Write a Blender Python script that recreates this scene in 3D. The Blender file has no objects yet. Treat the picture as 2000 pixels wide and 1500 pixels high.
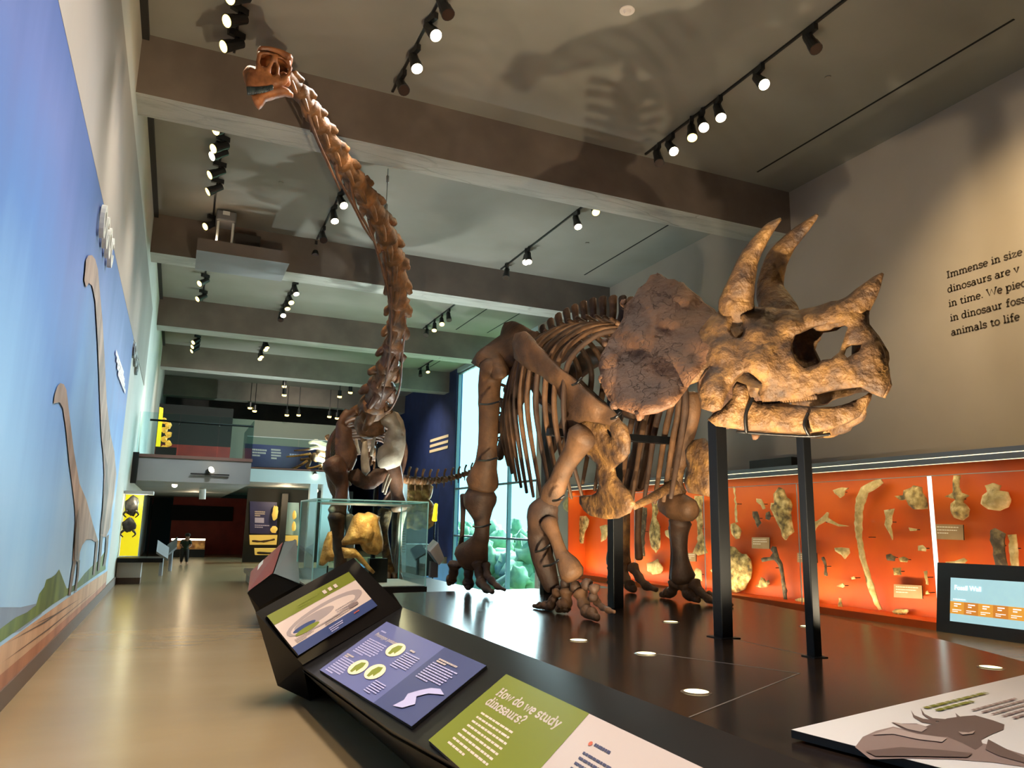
import bpy, bmesh, math, random
from mathutils import Vector, Matrix, noise
from mathutils.geometry import delaunay_2d_cdt
random.seed(7)
sc = bpy.context.scene
COL = sc.collection
PI = math.pi
# ------------------------------------------------------------------ camera (26 mm equivalent, held at 1.5 m)
YAW, PIT, ROL, F = 0.410211929, 0.184834257, 0.0193041419, 1479.88
EYE = Vector((0, 0, 1.5))
_f = Vector((math.sin(YAW)*math.cos(PIT), math.cos(YAW)*math.cos(PIT), math.sin(PIT)))
_r0 = Vector((math.cos(YAW), -math.sin(YAW), 0)); _u0 = _r0.cross(_f)
_r = _r0*math.cos(ROL) + _u0*math.sin(ROL); _u = _u0*math.cos(ROL) - _r0*math.sin(ROL)
cam = bpy.data.objects.new('camera', bpy.data.cameras.new('camera')); COL.objects.link(cam)
cam.matrix_world = Matrix(((_r.x, _u.x, -_f.x, EYE.x), (_r.y, _u.y, -_f.y, EYE.y), (_r.z, _u.z, -_f.z, EYE.z), (0, 0, 0, 1)))
cam.data.sensor_width = 36; cam.data.lens = 36*F/2000; cam.data.clip_start = 0.05; cam.data.clip_end = 400
sc.camera = cam
def ray(px, py): return _r*((px-1000)/F) - _u*((py-750)/F) + _f
def on(px, py, ax, val):
    d = ray(px, py); return EYE + d*((val-EYE[ax])/d[ax])
def pX(px, py, v): return on(px, py, 0, v)
def pY(px, py, v): return on(px, py, 1, v)
def pZ(px, py, v): return on(px, py, 2, v)
def pP(px, py, n, p0):
    d = ray(px, py); n = Vector(n); return EYE + d*((Vector(p0)-EYE).dot(n)/d.dot(n))
def fd(p): return (Vector(p)-EYE).dot(_f)

# ------------------------------------------------------------------ materials
MATS = {}
def lin(c):
    if isinstance(c, str):
        c = [int(c[i:i+2], 16)/255 for i in (0, 2, 4)]
        c = [x/12.92 if x <= .04045 else ((x+.055)/1.055)**2.4 for x in c]
    return (c[0], c[1], c[2], 1)
def mat(name, c1, c2=None, rough=.6, scale=4, metal=0, bump=0, detail=6, emit=None, es=0, alpha=1, spec=.5, stretch=None, c3=None, lo=.35, hi=.65, bscale=None, cracks=0, bd=.02):
    """principled material; with c2 a noise blend of the two colours, bump from a finer noise"""
    m = bpy.data.materials.new(name); m.use_nodes = True; MATS[name] = m
    nt = m.node_tree; N = nt.nodes; L = nt.links; b = N['Principled BSDF']
    b.inputs['Base Color'].default_value = lin(c1); b.inputs['Roughness'].default_value = rough
    b.inputs['Metallic'].default_value = metal; b.inputs['Specular IOR Level'].default_value = spec
    if emit: b.inputs['Emission Color'].default_value = lin(emit); b.inputs['Emission Strength'].default_value = es
    if alpha < 1: b.inputs['Alpha'].default_value = alpha
    if c2 or bump:
        tc = N.new('ShaderNodeTexCoord'); src = tc.outputs['Object']
        if stretch:
            mp = N.new('ShaderNodeMapping'); mp.inputs['Scale'].default_value = stretch
            L.new(src, mp.inputs['Vector']); src = mp.outputs['Vector']
        no = N.new('ShaderNodeTexNoise'); no.inputs['Scale'].default_value = scale; no.inputs['Detail'].default_value = detail
        L.new(src, no.inputs['Vector'])
        if c2:
            cr = N.new('ShaderNodeValToRGB'); e = cr.color_ramp.elements
            e[0].position = lo; e[0].color = lin(c1); e[1].position = hi; e[1].color = lin(c2)
            if c3:
                k = e.new((lo+hi)/2); k.color = lin(c3)
            L.new(no.outputs['Fac'], cr.inputs['Fac']); L.new(cr.outputs['Color'], b.inputs['Base Color'])
        if bump:
            n2 = N.new('ShaderNodeTexNoise'); n2.inputs['Scale'].default_value = bscale or scale*5; n2.inputs['Detail'].default_value = 8
            L.new(src, n2.inputs['Vector'])
            bp = N.new('ShaderNodeBump'); bp.inputs['Strength'].default_value = bump; bp.inputs['Distance'].default_value = bd
            hgt = n2.outputs['Fac']
            if cracks:
                vo = N.new('ShaderNodeTexVoronoi'); vo.feature = 'DISTANCE_TO_EDGE'; vo.inputs['Scale'].default_value = cracks
                ds = N.new('ShaderNodeVectorMath'); ds.operation = 'MULTIPLY_ADD'; ds.inputs[1].default_value = (.6, .6, .6)
                n3 = N.new('ShaderNodeTexNoise'); n3.inputs['Scale'].default_value = cracks*.9; n3.inputs['Detail'].default_value = 5
                L.new(src, n3.inputs['Vector']); L.new(n3.outputs['Color'], ds.inputs[0]); L.new(src, ds.inputs[2]); L.new(ds.outputs[0], vo.inputs['Vector'])
                mr = N.new('ShaderNodeMapRange'); mr.inputs['From Max'].default_value = .02; mr.inputs['To Max'].default_value = .8
                L.new(vo.outputs['Distance'], mr.inputs['Value'])
                ad = N.new('ShaderNodeMath'); L.new(n2.outputs['Fac'], ad.inputs[0]); L.new(mr.outputs[0], ad.inputs[1]); hgt = ad.outputs[0]
            L.new(hgt, bp.inputs['Height']); L.new(bp.outputs['Normal'], b.inputs['Normal'])
    return m
def glass_mat(name, tint, refl=.12, rough=0.0):
    m = bpy.data.materials.new(name); m.use_nodes = True; MATS[name] = m
    nt = m.node_tree; N = nt.nodes; L = nt.links; N.remove(N['Principled BSDF'])
    t = N.new('ShaderNodeBsdfTransparent'); t.inputs['Color'].default_value = lin(tint)
    g = N.new('ShaderNodeBsdfGlossy'); g.inputs['Roughness'].default_value = rough
    fr = N.new('ShaderNodeLayerWeight'); fr.inputs['Blend'].default_value = refl
    mu = N.new('ShaderNodeMath'); mu.operation = 'MULTIPLY'; mu.inputs[1].default_value = .45; mu.use_clamp = True; L.new(fr.outputs['Fresnel'], mu.inputs[0])
    mx = N.new('ShaderNodeMixShader'); L.new(mu.outputs[0], mx.inputs['Fac']); L.new(t.outputs[0], mx.inputs[1]); L.new(g.outputs[0], mx.inputs[2])
    L.new(mx.outputs[0], N['Material Output'].inputs['Surface'])
    return m

# ------------------------------------------------------------------ mesh builder
def smooth_path(pts, n):
    """Catmull-Rom through tuples/vectors of any length -> n samples per span"""
    P = [list(p) for p in pts]; out = []
    if len(P) == 2: 
        return [[a+(b-a)*t/n for a, b in zip(P[0], P[1])] for t in range(n+1)]
    for i in range(len(P)-1):
        p0 = P[max(i-1, 0)]; p1 = P[i]; p2 = P[i+1]; p3 = P[min(i+2, len(P)-1)]
        for k in range(n):
            t = k/n
            out.append([.5*(2*b+(c-a)*t+(2*a-5*b+4*c-d)*t*t+(3*b-a-3*c+d)*t**3) for a, b, c, d in zip(p0, p1, p2, p3)])
    out.append(list(P[-1])); return out
class MB:
    def __init__(s): s.v = []; s.f = []; s.m = []; s.mi = 0
    def add(s, vs, fs):
        o = len(s.v); s.v += [tuple(x) for x in vs]; s.f += [tuple(i+o for i in q) for q in fs]; s.m += [s.mi]*len(fs); return s
    def quad(s, *p): return s.add(p, [tuple(range(len(p)))])
    def hexa(s, p):   # 8 corners: bottom ring 0-3, top ring 4-7
        return s.add(p, [(3, 2, 1, 0), (4, 5, 6, 7), (0, 1, 5, 4), (1, 2, 6, 5), (2, 3, 7, 6), (3, 0, 4, 7)])
    def box(s, a, b):
        x0, y0, z0 = a; x1, y1, z1 = b
        return s.hexa([(x0, y0, z0), (x1, y0, z0), (x1, y1, z0), (x0, y1, z0), (x0, y0, z1), (x1, y0, z1), (x1, y1, z1), (x0, y1, z1)])
    def obox(s, c, u, v, w):  # centre and three half axes
        c, u, v, w = map(Vector, (c, u, v, w))
        return s.hexa([c-u-v-w, c+u-v-w, c+u+v-w, c-u+v-w, c-u-v+w, c+u-v+w, c+u+v+w, c-u+v+w])
    def prism(s, poly, ext):
        n = len(poly); e = Vector(ext); P = [Vector(p) for p in poly]
        return s.add(P+[p+e for p in P], [tuple(range(n-1, -1, -1)), tuple(range(n, 2*n))]+[(i, (i+1) % n, n+(i+1) % n, n+i) for i in range(n)])
    def cyl(s, p0, p1, r0, r1=None, n=16, caps=True):
        r1 = r0 if r1 is None else r1; p0 = Vector(p0); p1 = Vector(p1); d = (p1-p0).normalized()
        a = d.orthogonal().normalized(); b = d.cross(a); vs = []
        for p, r in ((p0, r0), (p1, r1)):
            vs += [p+a*r*math.cos(2*PI*i/n)+b*r*math.sin(2*PI*i/n) for i in range(n)]
        fs = [(i, (i+1) % n, n+(i+1) % n, n+i) for i in range(n)]
        if caps: fs += [tuple(range(n-1, -1, -1)), tuple(range(n, 2*n))]
        return s.add(vs, fs)
    def tube(s, pts, rad, seg=10, div=4, flat=1., ref=None, rough=0., rscale=6., seed=0, close=True, rot=0.):
        """smooth bone-like tube: pts 3D, rad per point (in the plane across ref); flat = depth radius / width radius along ref"""
        rad = rad if hasattr(rad, '__len__') else [rad]*len(pts)
        q = smooth_path([(*p, r) for p, r in zip(pts, rad)], div)
        P = [Vector(x[:3]) for x in q]; R = [max(x[3], .0005) for x in q]
        if close:
            d0 = (P[0]-P[1]).normalized(); d1 = (P[-1]-P[-2]).normalized()
            h0, h1 = R[0], R[-1]
            P = [P[0]+d0*h0*.55, P[0]+d0*h0*.42]+P+[P[-1]+d1*h1*.42, P[-1]+d1*h1*.55]
            R = [R[0]*.35, R[0]*.75]+R+[R[-1]*.75, R[-1]*.35]
        n = len(P); vs = []; fs = []
        up = None
        for i in range(n):
            t = (P[min(i+1, n-1)]-P[max(i-1, 0)])
            t = t.normalized() if t.length > 1e-9 else Vector((0, 0, 1))
            if ref is not None:
                b = Vector(ref); b = (b-t*b.dot(t))
                b = b.normalized() if b.length > 1e-6 else t.orthogonal().normalized()
            else:
                b = t.orthogonal().normalized() if up is None else (up-t*up.dot(t)).normalized()
                up = b
            a = t.cross(b)
            for k in range(seg):
                an = 2*PI*k/seg+rot; w = a*math.cos(an)*R[i]+b*math.sin(an)*R[i]*flat; p = P[i]+w
                if rough:
                    nz = noise.noise(p*rscale+Vector((seed*3.1, seed*1.7, 0)))+.5*noise.noise(p*rscale*2.3+Vector((0, seed*2.3, 5)))
                    p = P[i]+w*(1+rough*nz)
                vs.append(p)
        for i in range(n-1):
            fs += [(i*seg+k, i*seg+(k+1) % seg, (i+1)*seg+(k+1) % seg, (i+1)*seg+k) for k in range(seg)]
        fs += [tuple(range(seg-1, -1, -1)), tuple(range((n-1)*seg, n*seg))]
        return s.add(vs, fs)
    def blob(s, c, r, seed=0, rough=.25, n=10, sq=(1, 1, 1), rscale=None):
        c = Vector(c); vs = []; fs = []; m = n//2+1; rs = rscale or 1.6/r
        for i in range(m+1):
            th = PI*i/m
            for k in range(n):
                d = Vector((math.sin(th)*math.cos(2*PI*k/n), math.sin(th)*math.sin(2*PI*k/n), math.cos(th)))
                q = 1+rough*(noise.noise(d*1.4+Vector((seed*7.3, seed, 0)))+.5*noise.noise(d*3.1+Vector((seed, 0, 3))))
                vs.append(c+Vector((d.x*sq[0], d.y*sq[1], d.z*sq[2]))*r*q)
        for i in range(m): fs += [(i*n+k, i*n+(k+1) % n, (i+1)*n+(k+1) % n, (i+1)*n+k) for k in range(n)]
        return s.add(vs, fs)
    def sheet(s, outline, mapf, holes=(), step=20, thick=.04, edge=.3, rough=.0, rscale=5, seed=0, prof=None):
        """closed slab: 2D outline (any units) with holes, filled on a grid, each 2D point sent to (point, normal) by mapf; thickness swells away from the rim"""
        def dense(poly):
            out = []
            n = len(poly)
            for i in range(n):
                a = Vector(poly[i]); b = Vector(poly[(i+1) % n]); k = max(1, int((b-a).length/step))
                out += [a+(b-a)*j/k for j in range(k)]
            return out
        def inside(p, poly):
            c = False; n = len(poly); j = n-1
            for i in range(n):
                a = poly[i]; b = poly[j]
                if (a[1] > p[1]) != (b[1] > p[1]) and p[0] < (b[0]-a[0])*(p[1]-a[1])/(b[1]-a[1])+a[0]: c = not c
                j = i
            return c
        loops = [dense(outline)]+[dense(h) for h in holes]
        def rimd(p):
            m = 1e9
            for lp in loops:
                n = len(lp)
                for i in range(n):
                    a = lp[i]; b = lp[(i+1) % n]; ab = b-a; t = max(0, min(1, (p-a).dot(ab)/max(ab.length_squared, 1e-9)))
                    m = min(m, (a+ab*t-p).length_squared)
            return math.sqrt(m)
        xs = [p[0] for p in outline]; ys = [p[1] for p in outline]
        pts = [p for lp in loops for p in lp]; nb = len(pts)
        rng = random.Random(seed+1); y = min(ys); row = 0
        while y < max(ys):
            x = min(xs)+(step/2 if row % 2 else 0)
            while x < max(xs):
                p = Vector((x+rng.uniform(-.12, .12)*step, y+rng.uniform(-.12, .12)*step))
                if inside(p, outline) and not any(inside(p, h) for h in holes) and rimd(p) > step*.45: pts.append(p)
                x += step
            y += step*.87; row += 1
        edges = []; o = 0
        for lp in loops:
            n = len(lp); edges += [(o+i, o+(i+1) % n) for i in range(n)]; o += n
        res = delaunay_2d_cdt(pts, edges, [], 0, 1e-6)
        V2, E2, F2 = res[0], res[1], res[2]
        keep = []
        for f in F2:
            c = Vector((0, 0))
            for i in f: c += V2[i]
            c /= len(f)
            if inside(c, outline) and not any(inside(c, h) for h in holes): keep.append(f)
        n = len(V2); top = []; bot = []; W = max(step*3, .001)
        for p in V2:
            P, N = mapf(p.x, p.y); d = rimd(p) if True else 0
            t = min(1, d/(W)); sw = edge+(1-edge)*math.sqrt(max(0, 1-(1-t)**2))
            th = thick*sw*(prof(p.x, p.y) if prof else 1)
            nz = 0
            if rough: nz = rough*(noise.noise(P*rscale+Vector((seed, 0, 0)))+.5*noise.noise(P*rscale*2.7))
            top.append(P+N*(th/2+nz)); bot.append(P-N*(th/2-nz))
        fs = [tuple(f) for f in keep]+[tuple(n+i for i in reversed(f)) for f in keep]
        cnt = {}
        for f in keep:
            for i in range(len(f)):
                a, b = f[i], f[(i+1) % len(f)]
                cnt[(a, b)] = 1
        for (a, b) in cnt:
            if (b, a) not in cnt: fs.append((b, a, n+a, n+b))
        return s.add(top+bot, fs)
    def build(s, name, mats, parent=None, smooth=False, bevel=0, auto=None):
        me = bpy.data.meshes.new(name); me.from_pydata(s.v, [], s.f)
        for m in (mats if isinstance(mats, (list, tuple)) else [mats]): me.materials.append(MATS[m] if isinstance(m, str) else m)
        for p, i in zip(me.polygons, s.m): p.material_index = i; p.use_smooth = smooth
        bm = bmesh.new(); bm.from_mesh(me)
        if bevel:
            bmesh.ops.remove_doubles(bm, verts=bm.verts, dist=1e-5)
            bmesh.ops.bevel(bm, geom=[e for e in bm.edges if len(e.link_faces) == 2 and e.calc_face_angle(0) > .6], offset=bevel, segments=2, affect='EDGES', profile=.5)
        bmesh.ops.recalc_face_normals(bm, faces=bm.faces); bm.to_mesh(me); bm.free(); me.update()
        o = bpy.data.objects.new(name, me); COL.objects.link(o)
        if auto and smooth: me.set_sharp_from_angle(angle=auto)
        return attach(o, parent)
WORLD = {}
def attach(o, parent):
    WORLD[o.name] = Vector((0, 0, 0))
    if parent is not None:
        o.parent = parent; o.matrix_parent_inverse = Matrix.Translation(-WORLD[parent.name])
    return o
def tag(o, label, cat, group=None):
    o['label'] = label; o['category'] = cat
    if group: o['group'] = group
    return o
def struct(o): o['kind'] = 'structure'; return o
def thing(name, label, cat, loc=(0, 0, 0), group=None):
    o = bpy.data.objects.new(name, None); COL.objects.link(o); o.location = loc; o.empty_display_size = .1
    WORLD[o.name] = Vector(loc); return tag(o, label, cat, group)
def dup(root, loc, rotz=0, label=None):
    r = root.copy(); COL.objects.link(r); r.location = loc; r.rotation_euler = (0, 0, rotz)
    if label: r['label'] = label
    for ch in list(root.children):
        c = ch.copy(); COL.objects.link(c); c.parent = r; c.matrix_parent_inverse = ch.matrix_parent_inverse.copy()
        for g in list(ch.children):
            d = g.copy(); COL.objects.link(d); d.parent = c; d.matrix_parent_inverse = g.matrix_parent_inverse.copy()
    return r
def light(kind, name, loc, energy, col=(1, .85, .65), target=None, size=.1, angle=60, blend=.5, sizey=None):
    d = bpy.data.lights.new(name, kind); d.energy = energy; d.color = col
    if kind == 'SPOT': d.spot_size = math.radians(angle); d.spot_blend = blend; d.shadow_soft_size = size
    elif kind == 'AREA':
        d.size = size
        if sizey: d.shape = 'RECTANGLE'; d.size_y = sizey
    elif kind == 'POINT': d.shadow_soft_size = size
    o = bpy.data.objects.new(name, d); COL.objects.link(o); o.location = loc
    if target is not None: o.rotation_euler = (Vector(target)-Vector(loc)).to_track_quat('-Z', 'Y').to_euler()
    return o
def text_mesh(body, size, place, name, m, parent=None, shear=0., bold=0., ext=.002, spacing=1., line=1., align='LEFT'):
    """flat lettering as a mesh; place(x, y, z) sends text coordinates to the world"""
    cu = bpy.data.curves.new('t', 'FONT'); cu.body = body; cu.size = size; cu.shear = shear; cu.offset = bold; cu.space_character = spacing
    cu.space_line = line; cu.align_x = align; cu.resolution_u = 3; cu.extrude = 0
    o = bpy.data.objects.new('t', cu); COL.objects.link(o)
    dg = bpy.context.evaluated_depsgraph_get(); me = bpy.data.meshes.new_from_object(o.evaluated_get(dg)); bpy.data.objects.remove(o)
    mb = MB(); vs = [v.co.copy() for v in me.vertices]; fs = [tuple(p.vertices) for p in me.polygons]
    mb.add([place(v.x, v.y, ext) for v in vs], fs)
    return mb.build(name, m, parent)
# ------------------------------------------------------------------ a small slab-serif stroke alphabet for the exhibition lettering
def _arc(cx, cy, rx, ry, a0, a1, n=12): return [(cx+rx*math.cos(math.radians(a0+(a1-a0)*i/n)), cy+ry*math.sin(math.radians(a0+(a1-a0)*i/n))) for i in range(n+1)]
def _bar(x0, x1, y): return [(x0, y), (x1, y)]
_S = .1
GL = {'I': (.42, [[(.21, 0), (.21, .72)], _bar(.06, .36, .03), _bar(.06, .36, .69)]),
 'H': (.82, [[(.18, 0), (.18, .72)], [(.62, 0), (.62, .72)], _bar(.18, .62, .37), _bar(.05, .31, .03), _bar(.05, .31, .69), _bar(.49, .75, .03), _bar(.49, .75, .69)]),
 'W': (1.06, [[(.08, .7), (.3, .02), (.53, .62), (.76, .02), (.98, .7)], _bar(-.02, .2, .69), _bar(.86, 1.08, .69)]),
 'i': (.32, [[(.17, 0), (.17, .48)], _bar(.03, .31, .03), _bar(.05, .17, .47), [(.17, .64), (.17, .74)]]),
 'l': (.32, [[(.17, 0), (.17, .75)], _bar(.03, .31, .03), _bar(.05, .17, .73)]),
 'n': (.62, [[(.15, 0), (.15, .48)], _bar(.02, .28, .03), _bar(.04, .15, .47), _arc(.31, .31, .16, .17, 180, 0), [(.47, .32), (.47, 0)], _bar(.36, .6, .03)]),
 'm': (.94, [[(.15, 0), (.15, .48)], _bar(.02, .27, .03), _bar(.04, .15, .47), _arc(.31, .31, .16, .17, 180, 0), [(.47, .32), (.47, 0)], _bar(.36, .58, .03), _arc(.63, .31, .16, .17, 180, 0), [(.79, .32), (.79, 0)], _bar(.68, .92, .03)]),
 'u': (.62, [[(.14, .48), (.14, .18)], _bar(.02, .14, .47), _arc(.3, .18, .16, .16, 180, 360), [(.46, .48), (.46, 0)], _bar(.35, .46, .47), _bar(.46, .58, .03)]),
 'r': (.46, [[(.15, 0), (.15, .48)], _bar(.02, .3, .03), _bar(.04, .15, .47), _arc(.31, .3, .16, .17, 180, 60)]),
 'e': (.52, [_arc(.26, .24, .2, .24, 0, 315, 18), _bar(.06, .46, .25)]), 'o': (.56, [_arc(.28, .24, .21, .24, 0, 360, 20)]), 'c': (.5, [_arc(.27, .24, .21, .24, 45, 315, 16)]),
 'd': (.6, [_arc(.25, .24, .19, .24, 0, 360, 20), [(.45, 0), (.45, .75)], _bar(.33, .45, .73), _bar(.45, .57, .03)]),
 'p': (.6, [_arc(.33, .24, .19, .24, 0, 360, 20), [(.14, -.22), (.14, .48)], _bar(.02, .14, .47), _bar(.02, .27, -.2)]),
 'a': (.56, [_arc(.23, .14, .17, .14, 0, 360, 16), _arc(.25, .32, .16, .16, 150, 0), [(.41, .33), (.41, 0)], _bar(.41, .53, .03)]),
 's': (.46, [_arc(.23, .36, .15, .12, 20, 270), _arc(.23, .12, .16, .12, 90, -160), [(.38, .36), (.38, .48)], [(.08, .12), (.08, .0)]]),
 't': (.42, [[(.18, .62), (.18, .14)], _bar(.04, .36, .47), _arc(.29, .14, .11, .13, 180, 330)]),
 'f': (.42, [[(.18, 0), (.18, .58)], _bar(.04, .36, .47), _arc(.3, .58, .12, .15, 180, 40), _bar(.05, .33, .03)]),
 'z': (.5, [[(.08, .46), (.41, .46), (.07, .03), (.43, .03)], [(.08, .46), (.08, .36)], [(.43, .03), (.43, .13)]]),
 'v': (.54, [[(.08, .47), (.27, .02), (.46, .47)], _bar(0, .18, .47), _bar(.36, .54, .47)]),
 'w': (.78, [[(.08, .47), (.23, .02), (.39, .42), (.55, .02), (.7, .47)], _bar(0, .18, .47), _bar(.6, .78, .47)]),
 'y': (.54, [[(.08, .47), (.28, .04)], [(.46, .47), (.2, -.2), (.08, -.2)], _bar(0, .18, .47), _bar(.36, .54, .47)]),
 '.': (.28, [[(.13, 0), (.13, .1)]]), '?': (.5, [_arc(.24, .54, .17, .17, 170, -70), [(.29, .39), (.24, .3), (.24, .2)], [(.24, 0), (.24, .1)]]), ' ': (.3, [])}
def slab_text(body, place, m, parent, name='word', w=.095, track=.0):
    """body set in the stroke alphabet, one mesh per word; place(x, y) sends letter units to the world"""
    x = 0
    for word in body.split(' '):
        mb = MB()
        for ch in word:
            adv, strokes = GL[ch]
            for st in strokes:
                P = [Vector((x+a, b_)) for a, b_ in st]; n = len(P); L_, R_ = [], []
                for i in range(n):
                    t = (P[min(i+1, n-1)]-P[max(i-1, 0)]).normalized(); nn = Vector((-t.y, t.x))*w/2
                    L_.append(P[i]+nn); R_.append(P[i]-nn)
                for i in range(n-1): mb.quad(*[place(q.x, q.y) for q in (R_[i], R_[i+1], L_[i+1], L_[i])])
            x += adv+track
        mb.build(name, m, parent); x += .3
# ------------------------------------------------------------------ the hall
XL, XR, H, YB, Y0 = -1.13, 11.85, 8.9, 60., -5.
mat('plaster_grey', '8f8880', '98918a', rough=.85, scale=.6)
mat('plaster_white', 'bdbbb4', 'c6c4be', rough=.85, scale=.6)
mat('ceiling_paint', '858279', '8f8c84', rough=.9, scale=.5)
mat('wall_tan', 'a59a8e', 'aea397', rough=.85, scale=.5)
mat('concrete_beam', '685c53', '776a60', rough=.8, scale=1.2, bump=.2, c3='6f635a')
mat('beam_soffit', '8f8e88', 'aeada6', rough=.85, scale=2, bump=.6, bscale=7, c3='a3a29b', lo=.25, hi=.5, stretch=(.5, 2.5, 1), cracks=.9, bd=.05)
mat('concrete_floor', '846f52', '8f795a', rough=.26, spec=.45, scale=.5, c3='8a7454', lo=.3, hi=.7, bump=.12, bscale=2.2, stretch=(.8, 1.6, 1))
mat('dark_brown_base', '5f493d', rough=.5)
mat('black_metal', '08090b', rough=.4, spec=.25)
mat('white_metal', 'd8dad8', rough=.4)
mat('mid_grey', '6d6f72', rough=.6)
mat('pale_blue_wall', 'b4c9cc', rough=.7)
mat('red_wall', '7a1a0c', '8c2210', rough=.6, scale=2)
mat('dark_wall', '2a2724', rough=.8)
mat('purple_panel', '2c2a55', '34305f', rough=.45, scale=2)
mat('blue_panel', '23305c', '2d3b6c', rough=.5, scale=1.5)
b = MB()
for x0, x1, y0, y1 in ((XL, 5.6, Y0, YB), (5.6, XR, Y0, 11.6), (10.35, XR, 11.6, 21.5), (5.6, XR, 34.5, YB)):
    b.box((x0, y0, -.3), (x1, y1, 0))
struct(b.build('floor', 'concrete_floor'))
b = MB(); b.box((5.6, 11.6, -4.3), (XR, 34.5, -4)); struct(b.build('floor_lower', 'concrete_floor'))
b = MB(); b.box((5.58, 11.6, -4), (5.6, 34.5, -.3)); struct(b.build('wall_lower', 'plaster_grey'))
b = MB(); b.box((XL-.3, Y0, H), (XR+.3, YB, H+.3)); struct(b.build('ceiling', 'ceiling_paint'))
b = MB(); b.box((XL-.3, Y0, -.3), (XL, YB, H)); struct(b.build('wall_left', 'plaster_white'))
WY0, WY1, WZ0, WZ1 = 24.9, 33.9, -3.6, 8.7
b = MB(); b.box((XR, Y0, -4), (XR+.3, WY0, H)); struct(b.build('wall_right', 'wall_tan'))
b = MB(); b.box((XR, WY1, -4), (XR+.3, YB, H)); struct(b.build('wall_right_far', 'blue_panel'))
b = MB(); b.box((XR, WY0, WZ1), (XR+.3, WY1, H)); b.box((XR, WY0, -4), (XR+.3, WY1, WZ0)); struct(b.build('wall_right_lintel', 'pale_blue_wall'))
b = MB(); b.box((XL, YB, 0), (XR, YB+.3, H)); struct(b.build('wall_back', 'dark_wall'))
b = MB(); b.box((XL-.3, Y0-.3, -.3), (XR+.3, Y0, H)); struct(b.build('wall_front', 'plaster_grey'))
# long plaster bulkhead over the mural and its shadow gap below the ceiling
b = MB(); b.box((XL, Y0, 5.2), (XL+.014, 23.5, 7.45)); struct(b.build('trim_1', 'plaster_grey'))
b = MB(); b.box((XL, Y0, 0), (XL+.03, 26, .17)); struct(b.build('baseboard_left', 'dark_brown_base'))
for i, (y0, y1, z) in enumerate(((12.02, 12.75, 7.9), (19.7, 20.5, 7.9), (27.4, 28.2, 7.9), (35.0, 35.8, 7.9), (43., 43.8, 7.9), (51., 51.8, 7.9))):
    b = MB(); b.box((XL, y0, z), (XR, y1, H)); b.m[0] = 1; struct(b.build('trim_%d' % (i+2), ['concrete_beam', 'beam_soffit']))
b = MB(); b.box((XL, Y0, H-.1), (XL+.1, 36, H)); struct(b.build('trim_12', 'dark_wall'))  # dark strip: shade of the gap under the ceiling put into its colour
# ceiling slot diffusers (dark slots along the right side)
mat('slot_black', '0c0b0a', rough=.9)
for k, (x, y0, y1) in enumerate(((10.55, 6.16, 11.56), (10.55, 13.6, 19.0), (10.55, 21.3, 26.8), (9.3, 21.3, 26.9), (10.55, 29., 34.2))):
    b = MB(); b.box((x-.02, y0, H-.006), (x+.02, y1, H+.01))
    tag(b.build('slot_diffuser', 'slot_black'), ['black ceiling slot above the lit wall text', 'black ceiling slot between first and second beam', 'black ceiling slot beyond the second beam on the wall side', 'black ceiling slot beyond the second beam on the hall side', 'farthest black ceiling slot near the blue wall'][k], 'air slot', 'ceiling slots')
# ------------------------------------------------------------------ window to the outside
mat('frame_metal', '6f7c80', rough=.4, metal=.4)
glass_mat('window_glass', (.95, .99, .99), .02)
w = MB()
for y in (WY0+.06, 27.6, WY1-.06): w.box((XR+.05, y-.05, WZ0), (XR+.2, y+.05, WZ1))
for z in (WZ0+.06, 1.0, 3.14, WZ1-.06): w.box((XR+.07, WY0, z-.04), (XR+.18, WY1, z+.04))
win = struct(w.build('window_1', 'frame_metal'))
p = MB(); p.box((XR+.11, WY0+.1, WZ0+.1), (XR+.12, WY1-.1, WZ1-.1)); p.build('pane', 'window_glass', win)
mat('leaf', '5f8468', '93b58c', rough=.8, scale=1.5, c3='779c76')
mat('bark', '4a3c2e', rough=.9); mat('lawn', '5d7d48', '78955c', rough=.9, scale=.5)
b = MB(); b.box((XR+.3, 0, -4.6), (120, 140, -4.3)); struct(b.build('ground', 'lawn'))
rnd = random.Random(3)
TL = ['leafy green tree outside the tall window, nearest the window frame', 'rounded green tree outside the window, second from the right', 'broad green tree outside in the middle of the window view', 'green tree outside behind the triceratops hind leg', 'green tree outside near the left window edge', 'farthest green tree outside, next to the blue wall end']
for i, (x, y, h) in enumerate(((18, 38, 4.6), (22, 51, 5.2), (25, 65, 5.4), (29, 80, 6.2), (33, 96, 6.6), (38, 112, 7.0))):
    t = thing('garden_tree', TL[i], 'tree', (x, y, -4.3), 'trees outside the window')
    q = MB(); q.cyl((x, y, -4.3), (x, y, -1.5), .3, .18); q.build('trunk', 'bark', t)
    q = MB()
    for k in range(110):
        q.blob((x+rnd.uniform(-3, 3), y+rnd.uniform(-4, 4), -1.6+rnd.uniform(-1.6, .5)*1+rnd.random()*h*.42), rnd.uniform(.35, .85), seed=i*40+k, rough=.9, n=10)
    q.build('crown', 'leaf', t, smooth=True)
# ------------------------------------------------------------------ sky and daylight
wd = bpy.data.worlds.new('sky'); sc.world = wd; wd.use_nodes = True
bg = wd.node_tree.nodes['Background']; bg.inputs['Color'].default_value = (.32, .84, 1, 1); bg.inputs['Strength'].default_value = 1.9
d = light('SUN', 'overcast_daylight', (40, 65, 16), 34, col=(.74, .96, 1), target=(8, 29, 1)); d.data.angle = math.radians(95)
d = light('AREA', 'window_portal', (XR+.4, (WY0+WY1)/2, (WZ0+WZ1)/2), 1, target=(0, (WY0+WY1)/2, (WZ0+WZ1)/2), size=WY1-WY0, sizey=WZ1-WZ0); d.data.cycles.is_portal = True
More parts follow.
